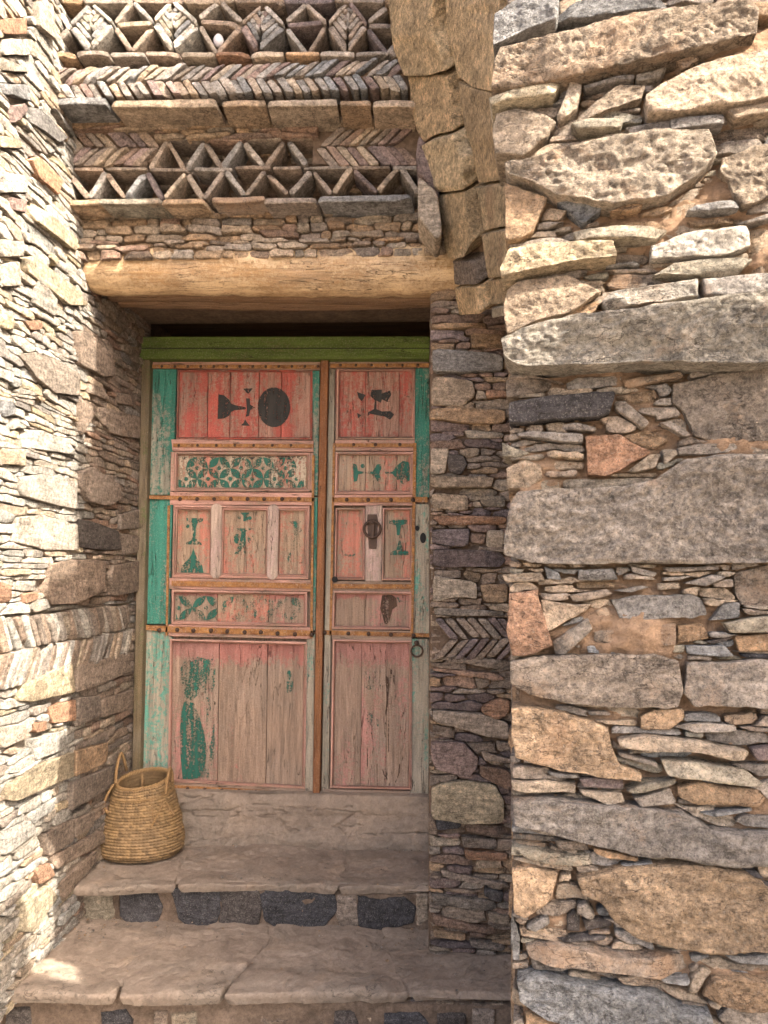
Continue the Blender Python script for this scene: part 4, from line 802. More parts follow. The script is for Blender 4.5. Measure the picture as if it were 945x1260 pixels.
for (ya, yb, za, zc) in ((SY+.048, .05, zb, float(at(300, 248, 1, Y1)[2])), (Y1+.125, .049, float(at(300, 248, 1, Y1)[2])+.001, float(at(300, 126, 1, Y2)[2])), (Y2+.14, .048, float(at(300, 126, 1, Y2)[2])+.001, 3.6)):
    V, F = box(LX-.04, .6, ya, yb, za, zc); mobj('facade_core', V, F, M_CLAYD, upper, False)
# herringbone beds need a back as well
for (Y, x0, x1, y0, y1) in ((Y1, 60, 200, 154, 207), (Y1, 380, 540, 150, 207), (Y2, 40, 530, 71, 123)):
    fr = FY(Y+.016); a = fr.px([(x0, y1), (x1, y0)]); mortar(fr, (max(LX-.03, a[0, 0]), a[1, 0], a[0, 1], a[1, 1]), 0, .004, .012, .10, M_CLAYD, upper, 90+x0)
# pebble in a niche
def lathe_ell(name, c, r, mat, **pr):
    n, m = 14, 9; V = []; F = []
    for j in range(m+1):
        t = pi*j/m
        for i in range(n):
            a = 2*pi*i/n; k = 1-.16*cos(t); V.append((c[0]+r[0]*sin(t)*cos(a)*k, c[1]+r[1]*sin(t)*sin(a), c[2]+r[2]*cos(t)))
    for j in range(m):
        for i in range(n): F.append([j*n+i, (j+1)*n+i, (j+1)*n+(i+1) % n, j*n+(i+1) % n])
    return mobj(name, V, F, mat, None, True, None, **pr)
pc = at(269, 50, 1, Y2+.03)
lathe_ell('pebble', pc, (.017, .015, .0225), M_PEB, label='small smooth white egg-shaped pebble lying in a triangular niche at the top', category='pebble')
# ------------------------------------------------------------------ arch between the near wall and the facade
def interp(y, tab): ys, xs = zip(*tab); return np.interp(y, ys, xs)
TL = [(-60,462),(0,478),(60,494),(90,502),(165,512),(235,531),(300,543),(340,552),(388,570)]
TS = [(-60,528),(0,541),(60,552),(110,563),(180,570),(235,578),(300,586),(345,594),(395,600)]
TR = [(-60,600),(0,609),(100,612),(200,618),(280,624),(395,632)]
class Arch:
    K = 400.
    Nn = np.array([-.80, -.12, -.58]); Nn /= np.linalg.norm(Nn)
    def pt(s, u, v, h):
        x = np.asarray(u)*s.K; y = -np.asarray(v)*s.K; l, m, r = interp(y, TL), interp(y, TS), interp(y, TR)
        ya = np.interp(y, [0, 388], [-.88, -.60]); yb = np.interp(y, [0, 388], [-1.12, -.86]); yc = np.interp(y, [0, 388], [-1.42, -1.2])
        Y = np.where(x < m, ya+(yb-ya)*(x-l)/(m-l), yb+(yc-yb)*(x-m)/(r-m))
        Y = np.clip(Y, -1.5, -.5)
        r_ = rayv(x, y); t = (Y-CC[1])/r_[..., 1]; return CC + r_*t[..., None] + np.multiply.outer(h, s.Nn)
    def px(s, P): P = np.asarray(P, float); return np.stack([P[:, 0]/s.K, -P[:, 1]/s.K], 1)
def r3(*p): return [(440+a/3, b/3) for a, b in p]
AS = [(r3((105,-150),(298,-150),(300,20),(305,90),(345,255),(280,270),(188,272),(150,180),(135,100)),'o'),
 (r3((190,275),(240,272),(348,275),(375,475),(290,495),(255,525),(225,480),(200,400)),'o'), (r3((290,500),(376,480),(410,580),(413,695),(300,705),(275,620),(240,530)),'o'),
 (r3((300,710),(413,698),(435,860),(440,885),(400,950),(340,955),(312,850)),'b'), (r3((352,955),(440,960),(455,1045),(365,1050)),'m'), (r3((368,1053),(457,1048),(470,1150),(385,1162)),'o'),
 (r3((302,-150),(510,-150),(512,60),(505,200),(500,352),(420,335),(358,290),(345,240),(310,110)),'b'), (r3((360,305),(500,358),(515,500),(530,683),(430,692),(405,560),(372,430)),'o'),
 (r3((415,697),(530,687),(550,845),(445,868),(435,800)),'o'), (r3((443,873),(550,850),(560,950),(555,1030),(468,1040),(450,940)),'b'), (r3((465,1043),(552,1033),(553,1130),(475,1140)),'o'), (r3((475,1145),(548,1133),(548,1180),(478,1185)),'y')]
arch = thing('stone_arch', 'curving underside of a stone arch, two rings of ochre voussoirs springing from the pier', 'arch', (.15, -.9, 2.2))
AR = Arch()
for i, (poly, key) in enumerate(AS):
    P = AR.px(poly); rs = random.Random(i); pc_ = P.mean(0); P = P + (pc_-P)/np.linalg.norm(P-pc_, axis=1, keepdims=True)*.004
    V, F = stone(P, rs.uniform(-.004, .006)+(.014 if i < 6 else -.012), .12, .008, .011, .0035, 61000+i, .004, fac=0, chaikin=0, tilt=.03)
    V[:, 2] = np.where(V[:, 2] < -.1, -.12, V[:, 2]*1.0)
    mobj('voussoir', AR.pt(V[:, 0], V[:, 1], V[:, 2]), F, M_STN, arch, True, colr({'o': 'A', 'b': 'A'}.get(key, key), rs, .25))
# rubble mass of the arch behind the voussoirs
def archmass():
    ys = np.linspace(-60, 392, 24); V = []; F = []
    for y in ys:
        for x in (interp(y, TL)+1, interp(y, TS), interp(y, TR)-1): V.append(AR.pt(np.array([x/400]), np.array([-y/400]), np.array([-.055]))[0])
    V = np.array(V); n = len(V); V2 = V.copy(); V2[:, 0] = np.maximum(V2[:, 0]+.12, .60); V = np.vstack([V, V2])
    R = len(ys)
    for j in range(R-1):
        for i in range(2):
            a = j*3+i; F += [[a, a+1, a+4, a+3], [n+a, n+a+3, n+a+4, n+a+1]]
        F += [[j*3, j*3+3, n+j*3+3, n+j*3], [j*3+2, n+j*3+2, n+j*3+5, j*3+5]]
    F += [[0, 1, n+1, n], [1, 2, n+2, n+1]]
    k = (R-1)*3; F += [[k, n+k, n+k+1, k+1], [k+1, n+k+1, n+k+2, k+2]]
    mobj('arch_core', V, F, M_CLAY, arch, False)
archmass()
# slabs where the facade meets the arch
for i, (poly, key, Y) in enumerate(((r3((225,500),(250,515),(300,690),(298,735),(290,700),(225,640),(215,560)),'p',-.80), (r3((222,650),(290,700),(300,720),(312,870),(290,885),(260,850),(222,800)),'b',-.83))):
    fs(Y, poly, key, depth=.15, rough=.008, rnd=.010, seed=950+i, mat=M_ST, parent=arch, jit=.004, fac=2)
# ------------------------------------------------------------------ log lintel and ceiling planks
def tube(path, rad, n=24, wob=.0, seed=0, squash=1.0, caps=True, freq=(6, 6), oct_=3):
    P = np.asarray(path, float); m = len(P); T = np.gradient(P, axis=0); T /= np.linalg.norm(T, axis=1)[:, None]
    up = np.array([0, 0, 1.]) if abs(T[0, 2]) < .9 else np.array([1., 0, 0]); V = []; rad = np.broadcast_to(rad, (m,))
    A = np.cross(T[0], up); A /= np.linalg.norm(A)
    for k in range(m):
        A = A - T[k]*(A @ T[k]); A /= np.linalg.norm(A); B = np.cross(T[k], A)
        a = np.arange(n)/n*2*pi
        q = np.column_stack([np.full(n, k*freq[0]/m*3), np.cos(a)*freq[1]*.3, np.sin(a)*freq[1]*.3+seed*5.1]); r = rad[k]*(1+wob*2*fbm(q, oct_))
        V.append(P[k] + np.outer(np.cos(a)*r, A) + np.outer(np.sin(a)*r*squash, B))
    V = np.concatenate(V); F = []; i = np.arange(n); j = (i+1) % n
    for k in range(m-1): F += np.stack([k*n+i, k*n+j, (k+1)*n+j, (k+1)*n+i], 1).tolist()
    if caps: F += [list(range(n))[::-1], [(m-1)*n+q for q in range(n)]]
    return V, F
LY = -.53
def lz(px, py): return float(at(px, py, 1, LY-.01)[2])
xl, xr = LX-.03, .16
zt0, zb0, zt1, zb1 = lz(110, 304), lz(110, 362), lz(545, 296), lz(545, 362)
m = 60; t = np.linspace(0, 1, m); path = np.column_stack([xl+(xr-xl)*t, np.full(m, LY), (zt0+zb0)/2*(1-t)+(zt1+zb1)/2*t + .004*np.sin(t*7)])
V, F = tube(path, ((zt0-zb0)/2*(1-t)+(zt1-zb1)/2*t)*(1-.28*np.exp(-t*38)), 56, .10, 3, freq=(12, 7), oct_=5)
o = mobj('log_lintel', V, F, M_LOG, None, True, None, label='thick round timber log lying across the doorway on top of the pier', category='log')
CP = thing('ceiling', 'rough brown planks and poles roofing the doorway recess behind the log', 'ceiling', (-.55, -.25, 2.25))
zc = path[:, 2].mean()-(zt0-zb0)/2
for i, (y, r, dz, sd) in enumerate(((-.375, .040, .066, 1), (-.285, .045, .084, 2))):
    m = 30; t = np.linspace(0, 1, m); P = np.column_stack([LX-.02+(1.30)*t, np.full(m, y)+.012*np.sin(t*3+i), zc+dz+.012*np.sin(t*4+sd)])
    V, F = tube(P, r, 18, .09, sd); mobj('ceiling_pole', V, F, M_PLANK, CP)
V, F = box(LX-.02, .3, -.44, .04, zc+.17, zc+.21); mobj('plank', V, F, M_PLANK, CP, False)
for b_ in ((LX-.05, .35, .08, 1.0, 2.10, 2.14), (LX-.05, .35, 1.0, 1.04, 2.10, 2.9), (LX-.05, .35, .056, 1.0, zc+.17, zc+.21), (LX-.09, LX-.051, .08, 1.04, 2.10, 2.9), (.351, .39, .08, 1.04, 2.10, 2.9)):
    V, F = box(*b_); mobj('plank', V, F, M_PLANK, CP, False)  # closed unseen box added behind the lintel so the gap above it stays dark
# ------------------------------------------------------------------ steps
steps = thing('stone_steps', 'two worn stone steps of flat slabs with dark stones set in the risers', 'steps', (-.55, -.5, 0))
yu = float(at(300, 1086, 2, ZU)[1]); yl = float(at(300, 1215, 2, ZL)[1])
def tread(dom, z, th, cells, seed, res, sub=.0, edgez=None):
    fr = Plane((0, 0, z), (1, 0, 0), (0, 0, 1), V=(0, 1, 0)); rs = random.Random(seed)
    for i, poly in enumerate(cells):
        V, F = stone(np.array(poly), rs.uniform(-.002, .002), th, res, .018, .006, seed*77+i, .012, fac=0, chaikin=0, tilt=.008)
        k = rs.uniform(.9, 1.1); mobj('slab', fr.pt(V[:, 0], V[:, 1], V[:, 2]), F, M_TREAD, steps, True, (.34*k, .265*k, .205*k, .3))
x0 = LX-.02
def gxy(z, *pts): return [tuple(at(a, b, 2, z)[:2]) for a, b in pts]
UT = [gxy(ZU, (60,1092),(125,1092),(215,1088),(225,1050),(232,1030),(150,1020),(60,1050)), gxy(ZU, (219,1088),(330,1086),(415,1090),(425,1066),(424,1030),(236,1030),(229,1050)), gxy(ZU, (419,1090),(520,1088),(560,1086),(560,1030),(428,1030),(429,1066))]
UT = [[(x, min(y, -.05)) for x, y in c] for c in UT]
LT_ = [gxy(ZL, (-90,1222),(60,1222),(142,1223),(150,1190),(205,1150),(206,1128),(0,1128),(-90,1160)), gxy(ZL, (147,1223),(200,1224),(272,1222),(330,1160),(334,1128),(210,1128),(209,1151),(156,1190)), gxy(ZL, (277,1222),(400,1220),(502,1220),(470,1160),(462,1128),(339,1128),(334,1161)),
       gxy(ZL, (507,1219),(570,1218),(640,1216),(720,1214),(720,1128),(467,1128),(475,1160))]
tread(None, ZU, .03, UT, 3, .010); tread(None, ZL, .034, LT_, 5, .010)
def block(x0, x1, y0, y1, z0, z1, mat, nm):
    V, F = box(x0, x1, y0, y1, z0, z1); mobj(nm, V, F, mat, steps, False)
block(x0, .45, yu+.05, .02, ZL-.05, ZU-.018, M_CLAY, 'step_core'); block(-2.0, .5, yl+.06, .021, -.08, ZL-.022, M_CLAY, 'step_core')
# top mortar between the slabs
for z, dom in ((ZU, (LX-.02, .3, yu+.02, .0)), (ZL, (-2.0, .5, yl+.02, yu+.06))):
    fr = Plane((0, 0, z), (1, 0, 0), (0, 0, 1), V=(0, 1, 0)); mortar(fr, dom, -.005, .006, .010, .02, M_TREAD, steps, int(z*100), col=(.34, .265, .205, .3))
RY = Plane((0, yu+.018, 0), (1, 0, 0), (0, -1, 0)); RL = Plane((0, yl+.022, 0), (1, 0, 0), (0, -1, 0))
def s4(*p): return crop(p, 0, 1040, .31746)
RT = [([(214,1096),(240,1091),(268,1093),(270,1120),(264,1139),(236,1141),(222,1130)],'k',.014), ([(272,1093),(314,1093),(321,1108),(317,1136),(290,1141),(270,1138),(274,1120)],'d',.012),
      (s4((300,170),(360,150),(430,175),(435,280),(400,300),(310,270)),'y',.012), (s4((470,180),(500,160),(600,162),(625,240),(600,312),(530,315),(475,270)),'k',.014),
      (q8((65,560),(100,535),(200,540),(300,560),(310,610),(270,660),(130,670),(80,640)),'k',.014), (q8((320,560),(380,555),(390,660),(330,665),(310,620)),'m',.010), (q8((395,560),(450,575),(540,565),(580,600),(575,650),(470,675),(400,660)),'k',.014), (q8((590,560),(630,560),(630,660),(592,660)),'b',.006)]
RT = [([((x-np.mean([p[0] for p in t[0]]))*1.10+np.mean([p[0] for p in t[0]]), (y-1115)*1.08+1115) for x, y in t[0]], t[1], t[2]*.6) for t in RT]
masonry(RY, steps, RT, (LX-.02, .25, ZL-.02, ZU-.026), .055, .030, M_ST, 'bmGmd', .008, seed=15, proud=(-.006, .002), depth=.05, rough=.008, rnd=.010, gap=.005, limit=90, dust=.35)
mortar(RY, (LX-.02, .25, ZL-.02, ZU-.026), -.002, .012, .008, .04, M_RISER, steps, 17)
RT2 = [(s4((20,625),(120,625),(125,690),(110,760),(20,760)),'d', .012), (s4((390,640),(490,635),(520,680),(500,760),(400,760)),'k', .014), (s4((600,640),(650,640),(650,700),(600,700)),'m', .010), (s4((665,650),(760,640),(770,700),(720,760),(670,740)),'y', .012),
       (q8((310,955),(380,950),(395,1000),(380,1060),(300,1060)),'d', .012), (q8((480,960),(600,955),(640,1000),(600,1060),(480,1060)),'k', .014), (q8((660,960),(760,960),(760,1060),(660,1060)),'d', .012), (q8((780,950),(860,950),(860,1060),(780,1060)),'m', .010)]
masonry(RL, steps, RT2, (-2.0, .5, -.06, ZL-.03), .09, .05, M_ST, 'bmbmd', .010, seed=16, proud=(-.004, .004), depth=.05, rough=.010, rnd=.012, gap=.007, limit=60, dust=.3)
mortar(RL, (-2.0, .5, -.06, ZL-.03), .000, .011, .009, .04, M_RISER, steps, 18)
# ------------------------------------------------------------------ double door
D = thing('double_door', 'weathered double door painted red, pink and teal with iron studs and worn painted signs', 'door', (-.55, 0, .51))
slab([(166,414),(529,413.5),(529,441),(166,441.5)], -.05, .13, M_OLIVE, 'lintel_board', D, .004)
slab([(170,428),(529,428),(529,429),(170,429)], -.0515, .004, M_HOLE, 'crack', D, 0)
slab([(174,441.5),(184.5,441.5),(172,950),(162,950)], -.035, .07, M_OLIVEZ, 'door_post', D, .003)
# threshold
fr = Plane((0, -.045, 0), (1, 0, 0), (0, -1, 0))
zt = .514
def sill():
    nx, nz = 260, 60; x = np.linspace(LX+.02, pu0+.03, nx); s = np.linspace(0, 1, nz); X, S = np.meshgrid(x, s)
    z = zt-(zt-ZU+.02)*S; y = -.045-.028*S + .034*fbm(np.column_stack([X.ravel()*4, S.ravel()*5, X.ravel()*0]), 5).reshape(X.shape)
    kk = fbm(np.column_stack([X.ravel()*2.6, S.ravel()*4+X.ravel()*.8, X.ravel()*0+4]), 4).reshape(X.shape); y += .010*np.exp(-(kk/.008)**2)
    V = np.column_stack([X.ravel(), y.ravel(), z.ravel()]); i = np.arange(nx*nz).reshape(nz, nx)
    F = np.stack([i[:-1, :-1], i[1:, :-1], i[1:, 1:], i[:-1, 1:]], -1).reshape(-1, 4).tolist()
    n0 = len(V); back = np.column_stack([x, np.full(nx, .06), np.full(nx, zt+.002)]); V = np.vstack([V, back])
    F += [[n0+k, i[0, k], i[0, k+1], n0+k+1] for k in range(nx-1)]
    mobj('threshold', V, F, M_TREAD, D, True, (.37, .285, .215, .3))
sill()
STUD = None
V, F = box(LX+.03, pu0+.04, .066, .09, ZU, 2.30); mobj('light_stop_board', V, F, M_ASTR, D, False)  # unseen board added to keep daylight from showing between the leaves
def stud(leaf, px, py, Y, r=.0085, first=[None]):
    c = at(px, py, 1, Y)
    if first[0] is None:
        V = []; F = []; n = 10
        for j in range(4):
            t = pi/2*j/3.4
            for i in range(n): a = 2*pi*i/n; V.append((cos(t)*cos(a), -sin(t)*.75, cos(t)*sin(a)))
        V.append((0, -.76, 0))
        for j in range(3):
            for i in range(n): F.append([j*n+i, j*n+(i+1) % n, (j+1)*n+(i+1) % n, (j+1)*n+i])
        F += [[3*n+i, 3*n+(i+1) % n, 4*n] for i in range(n)]
        me, _ = newmesh('stud', V, F, M_IRON, True, None, (0, 0, 0)); first[0] = me
    o = link('stud', first[0], c, leaf); o.scale = (r, r, r); o.rotation_euler = (0, random.uniform(0, 6), 0)
def leaf(label, pl, Y=.0):
    P = np.array(pl, float); c = at(P[:, 0], P[:, 1], 1, Y).mean(0)
    return mobj_leaf(P, Y, label)
def mobj_leaf(P, Y, label):
    f = at(P[:, 0], P[:, 1], 1, Y+.030); b = f+np.array([0, .03, 0]); V, F = prism(f, b, 0); o = mobj('door_leaf', V, F, M_BARE, D, False); o['label'] = label; return o
Lf = leaf('wider left door leaf with teal board and circle frieze', [(186,444),(394,444),(385,979),(172,972)])
Rf = leaf('narrow right door leaf with ring knocker', [(404,444),(529,444),(528,984),(395,979)])
YF, YP = .0, .016      # frame front and panel front
def S(leaf, poly, mat, name='rail', Y=YF, th=.03, bev=.002, **k): return slab(poly, Y, th, mat, name, leaf, bev, **k)
def panel(leaf, poly, cuts, mats, Y=YP):
    """boards between the slanted sides of a quad (tl, tr, br, bl); cuts in 0..1"""
    tl, tr, br, bl = (np.array(q, float) for q in poly); c = [0]+list(cuts)+[1]
    for i in range(len(c)-1):
        a, b = c[i]+.0015*(i > 0), c[i+1]-.0035*(i < len(c)-2)
        m = mats[i % len(mats)]
        slab([tl+(tr-tl)*a, tl+(tr-tl)*b, bl+(br-bl)*b, bl+(br-bl)*a], Y+random.uniform(-.0015, .0015), .013, m, 'board', leaf, .0008)
def mould(leaf, poly, w=4.0, mat=None, Y=-.004):
    """mitred moulding round a panel"""
    P = [np.array(q, float) for q in poly]; c = sum(P)/4; O = []
    sg = [(-1, -1), (1, -1), (1, 1), (-1, 1)]
    for q, s in zip(P, sg): O.append(q+np.array(s)*w)
    for i in range(4):
        j = (i+1) % 4; m = (M_PINKX if i % 2 == 0 else M_PINK) if mat is None else mat[i % 2]
        f = at(*np.array([O[i], O[j], P[j], P[i]]).T, 1, Y); inn = at(*np.array([P[i], P[j]]).T, 1, Y+.012)
        mid = at(*np.array([(O[i]*.45+P[i]*.55), (O[j]*.45+P[j]*.55)]).T, 1, Y-.0035)
        ob = at(*np.array([O[i], O[j]]).T, 1, Y+.022); ib = at(*np.array([P[i], P[j]]).T, 1, Y+.024)
        V = np.array([ob[0], ob[1], f[0], f[1], mid[0], mid[1], inn[0], inn[1], ib[0], ib[1]])
        F = [[0, 1, 3, 2], [2, 3, 5, 4], [4, 5, 7, 6], [6, 7, 9, 8], [8, 9, 1, 0], [0, 2, 4, 6, 8], [1, 9, 7, 5, 3]]
        mobj('moulding', V, F, m, leaf, False)
def strap(leaf, poly, Y=-.006): slab(poly, Y, .006, M_RUST, 'iron_strip', leaf, .0006)
def xw(y): return 15.0*(y-444)/530     # how far the door's left side has spread by row y
# --- left leaf
S(Lf, [(187,454),(217,454),(212.5,609),(182.5,609)], M_TEAL, 'stile', .004); S(Lf, [(182.3,614),(212,614),(207.5,768),(177.6,768)], M_TEAL, 'stile', .005); S(Lf, [(177.3,775),(207,775),(211,786),(208,962),(207,970),(172,968)], M_TEALW, 'stile', .004)
S(Lf, [(384,456),(393.5,456),(391,610),(386,610)], M_TEAL, 'stile', .003); S(Lf, [(386,612),(391,612),(388,776),(384,776)], M_TEAL, 'stile', .003); S(Lf, [(378,786),(387.6,780),(385,978),(372.5,976)], M_TEALW, 'stile', .003)
S(Lf, [(185,444),(393.8,444),(393.6,455),(185,453)], M_PINKX, 'rail'); strap(Lf, [(186,448.5),(393,449),(393,453.5),(186,453)])
for x in range(199, 392, 16): stud(Lf, x, 451, -.006, .0062)
R1 = [(221,458),(382,458),(381.5,538),(219.5,538)]; panel(Lf, R1, (.22, .39, .61, .78), [M_RED]); mould(Lf, R1, 2.6, (M_RED, M_RED), Y=.002)
S(Lf, [(210.5,540.5),(386,542),(386,556),(212,555)], M_PINKX); strap(Lf, [(213,545.5),(385.5,546.5),(385.5,551),(213,550)])
for x in range(220, 380, 23): stud(Lf, x, 548, -.006, .0062)
S(Lf, [(210,556),(214.5,556),(214,604),(209.5,604)], M_PINK, 'stile'); S(Lf, [(381,557),(386,557),(385,604),(380,604)], M_PINK, 'stile')
R2 = [(219,560),(377.5,561),(377,601),(218,600)]; panel(Lf, R2, (.20, .53, .58, .75), [M_REDW]); mould(Lf, R2, 4)
S(Lf, [(209,605),(386,606),(386,622),(209,621)], M_PINKX); strap(Lf, [(180,609.5),(386.5,612),(386.5,617.5),(180,614)])
for x in (221.5, 242.5, 263.5, 284, 304.5, 325, 347, 367.5): stud(Lf, x, 614, -.006)
R3 = [(218,626),(376.5,627.5),(375,708),(216,706)]
for a, b, mm in ((0, .27, M_REDW), (.36, .70, M_REDW), (.79, 1, M_REDW)):
    tl, tr, br, bl = (np.array(q) for q in R3); q = [tl+(tr-tl)*a, tl+(tr-tl)*b, bl+(br-bl)*b, bl+(br-bl)*a]; panel(Lf, q, (.5,) if b-a > .3 else (), [mm])
    mould(Lf, [q[0]+(1.5, 1.5), q[1]+(-1.5, 1.5), q[2]+(-1.5, -1.5), q[3]+(1.5, -1.5)], 2.6, Y=.0)
mould(Lf, R3, 4.5)
def mullion(leaf, xt, xb, y0, y1, w, mat):
    h = w/2; slab([(xt-h*.35,y0),(xt+h*.35,y0),(xt+h,y0+3.5),(xb+h,y1-4),(xb+h*.35,y1),(xb-h*.35,y1),(xb-h,y1-4),(xt-h,y0+3.5)], -.010, .022, mat, 'mullion', leaf, .004)
mullion(Lf, 266, 265, 619.5, 712, 13.5, M_MULL); mullion(Lf, 336, 334.5, 620.5, 713.5, 13.5, M_MULL)
S(Lf, [(208,711),(385,713.5),(385,728),(208,725)], M_PINKX); strap(Lf, [(211,714.5),(383,718),(383,724.5),(211,721)]); strap(Lf, [(206,622),(209,622),(206,782),(203.5,782)]); strap(Lf, [(384,560),(387,560),(384.5,785),(381.5,785)])
R4 = [(215.5,729.5),(374,732.5),(373.5,767),(215,764)]; panel(Lf, R4, (.33, .73), [M_BARE, M_REDW, M_BARE]); mould(Lf, R4, 4)
S(Lf, [(207,768.5),(384,772),(384,786.5),(207,783)], M_PINKX); strap(Lf, [(176,769),(205,770.5),(384.5,776),(384.5,783),(205,778),(176,774.5)])
for x, y in ((196,775.5),(218,775),(238,776),(259.5,776),(279.5,777),(301,778),(321,778),(341.5,779.5),(363,780.5),(383.5,781)): stud(Lf, x, y, -.006, .0092)
R5 = [(213,790),(374,794),(371.5,966.5),(210.5,958)]; panel(Lf, R5, (.355, .725), [M_PINKB, M_BARE, M_BARE]); mould(Lf, R5, 4.0)
S(Lf, [(208,960.5),(376,970.5),(376,977),(208,968)], M_WOODX); strap(Lf, [(209,966),(386,975.5),(386,980),(209,972)], Y=-.004)
for x in range(231, 366, 21): stud(Lf, x, 970.5+(x-231)*.045, -.006, .0075)
# --- right leaf
S(Rf, [(405,444),(528.5,444),(528.5,452),(405,453)], M_WOODX); strap(Rf, [(406,447.5),(528,447),(528,451.5),(406,452)])
for x in range(419, 526, 19): stud(Rf, x, 449.3, -.006, .0062)
S(Rf, [(405,454),(412,454),(404,978),(395.5,978)], M_TEALW, 'stile', .004)
S(Rf, [(511,453),(528.5,453),(528.5,612),(509.5,612)], M_TEAL, 'stile', .003); S(Rf, [(509.5,620),(528.5,620),(528.3,782),(507,782)], M_TEALW, 'stile', .003); S(Rf, [(507,786),(528,786),(527.5,983),(504.5,981)], M_TEALW, 'stile', .003)
Q1 = [(418,457),(507.5,457),(507,537.5),(417,537.5)]; panel(Rf, Q1, (.36, .82), [M_RED]); mould(Rf, Q1, 3.2)
S(Rf, [(412,541),(510.5,541),(510.5,555),(412,555)], M_PINKX); strap(Rf, [(413,545.5),(510,545.5),(510,550),(413,550)])
for x in (435, 462, 492): stud(Rf, x, 547, -.006, .007)
Q2 = [(417,560),(504.5,560),(504,604),(416,604)]; panel(Rf, Q2, (.38, .82), [M_REDW]); mould(Rf, Q2, 4)
S(Rf, [(410,608.5),(509,608.5),(509,622),(410,622)], M_PINKX); strap(Rf, [(409,612),(526,611.5),(526,618),(409,618)]); strap(Rf, [(508.5,545),(512.5,545),(508.5,780),(504.8,780)]); strap(Rf, [(409.5,545),(412.5,545),(408,782),(405,782)])
for x in (426.5, 453, 481, 508): stud(Rf, x, 615, -.006)
Q3a = [(416,628),(446,628),(445.5,710.5),(414.5,710.5)]; Q3b = [(474,628),(504.5,628),(504,711),(473,711)]
for q in (Q3a, Q3b): panel(Rf, q, (), [M_REDW]); mould(Rf, q, 3)
slab([(450,622),(470.5,622),(469.5,716),(449,716)], -.006, .02, M_WOODZ if 'M_WOODZ' in globals() else M_PLANKZ if 'M_PLANKZ' in globals() else M_MULL, 'mullion', Rf, .004)
S(Rf, [(409,715),(508,716),(508,728.5),(409,727.5)], M_WOODX); strap(Rf, [(410,718.5),(506,719),(506,724.5),(410,724)])
Q4 = [(413.5,731),(503.5,732),(503,771),(412.5,770)]; panel(Rf, Q4, (.40,), [M_BARE, M_PINKB]); mould(Rf, Q4, 4)
S(Rf, [(408,774.5),(507,776),(507,789),(408,787)], M_WOODX); strap(Rf, [(399,775.5),(528,779.5),(528,784),(399,781)])
for x, y in ((399.5,778.5),(428.5,779.5),(453.5,780),(481,781),(509,782)): stud(Rf, x, y, -.006, .0085)
Q5 = [(413,790.5),(503.5,792),(503,968),(410,966)]; panel(Rf, Q5, (.36, .70), [M_PINKB, M_PINKB, M_PINKB]); mould(Rf, Q5, 3.6)
S(Rf, [(398,971),(505,973.5),(505,980),(398,977)], M_WOODX); strap(Rf, [(397,976),(527,982),(527,986),(397,980.5)], Y=-.004)
for x in (415, 434, 455.5, 475.5, 497, 517): stud(Rf, x, 977+(x-415)*.06, -.006, .0075)
# astragal
slab([(394.5,443),(404,443),(393,984),(384.5,983)], -.024, .045, M_ASTR, 'astragal', D, .0025)
# --- painted signs
def paintp(leaf, poly, mat, Y=None, name='painted_sign'):
    Y = YP-.0022 if Y is None else Y
    P = np.asarray(poly, float); f = at(P[:, 0], P[:, 1], 1, Y); b = f+np.array([0, .0006, 0]); V = list(f)+list(b); n = len(f); F = [list(t) for t in mathutils.geometry.tessellate_polygon([[mathutils.Vector((p[0], p[2], 0)) for p in f]])]; F += [[i, (i+1) % n, n+(i+1) % n, n+i] for i in range(n)]; return mobj(name, V, F, mat, leaf, False)
def circ(cx, cy, rx, ry=None, n=22, a0=0, a1=360): ry = ry or rx; return [(cx+rx*cos(radians(a0+(a1-a0)*i/n)), cy+ry*sin(radians(a0+(a1-a0)*i/n))) for i in range(n + (0 if a1-a0 >= 360 else 1))]
def k1(a, b): return (160+a*.254, 400+b*.254)
def k2(a, b): return (370+a*.2857, 400+b*.2857)
def K(f, *p): return [f(*q) for q in p]
paintp(Lf, K(k1, (428,335),(455,340),(478,360),(490,380),(510,388),(560,398),(560,408),(510,412),(490,420),(478,440),(455,452),(424,455)), P_BLACK)
paintp(Lf, circ(*k1(697, 398), 20, 24.5), P_BLACK)
paintp(Lf, K(k1, (562,355),(580,355),(582,385),(606,400),(582,412),(576,440),(560,444),(566,412),(564,385)), P_BLACK); paintp(Lf, K(k1, (548,308),(594,306),(580,325),(572,334),(562,325)), P_BLACK); paintp(Lf, K(k1, (557,456),(566,470),(580,488),(537,486),(550,474)), P_BLACK)
paintp(Lf, K(k1, (225,622),(858,632),(858,640),(225,630)), P_BLACK)
cols = [P_GREEN, P_GREEN, P_GREENW]
paintp(Lf, [(219.4,560.6),(377,561.4),(376.6,600.6),(218.6,599.6)], P_CREAM, YP-.0030, 'painted_ground')
def vesica(a, b, w, n=7):
    a, b = np.array(a), np.array(b); d = b-a; nn = np.array([-d[1], d[0]])/np.hypot(*d); t = np.linspace(0, 1, n)
    return [tuple(a+d*x+nn*w*sin(pi*x)) for x in t] + [tuple(a+d*x-nn*w*sin(pi*x)) for x in t[::-1][1:-1]]
def clipy(P, y0, y1, x0, x1): return [(min(max(x, x0), x1), min(max(y, y0), y1)) for x, y in P]
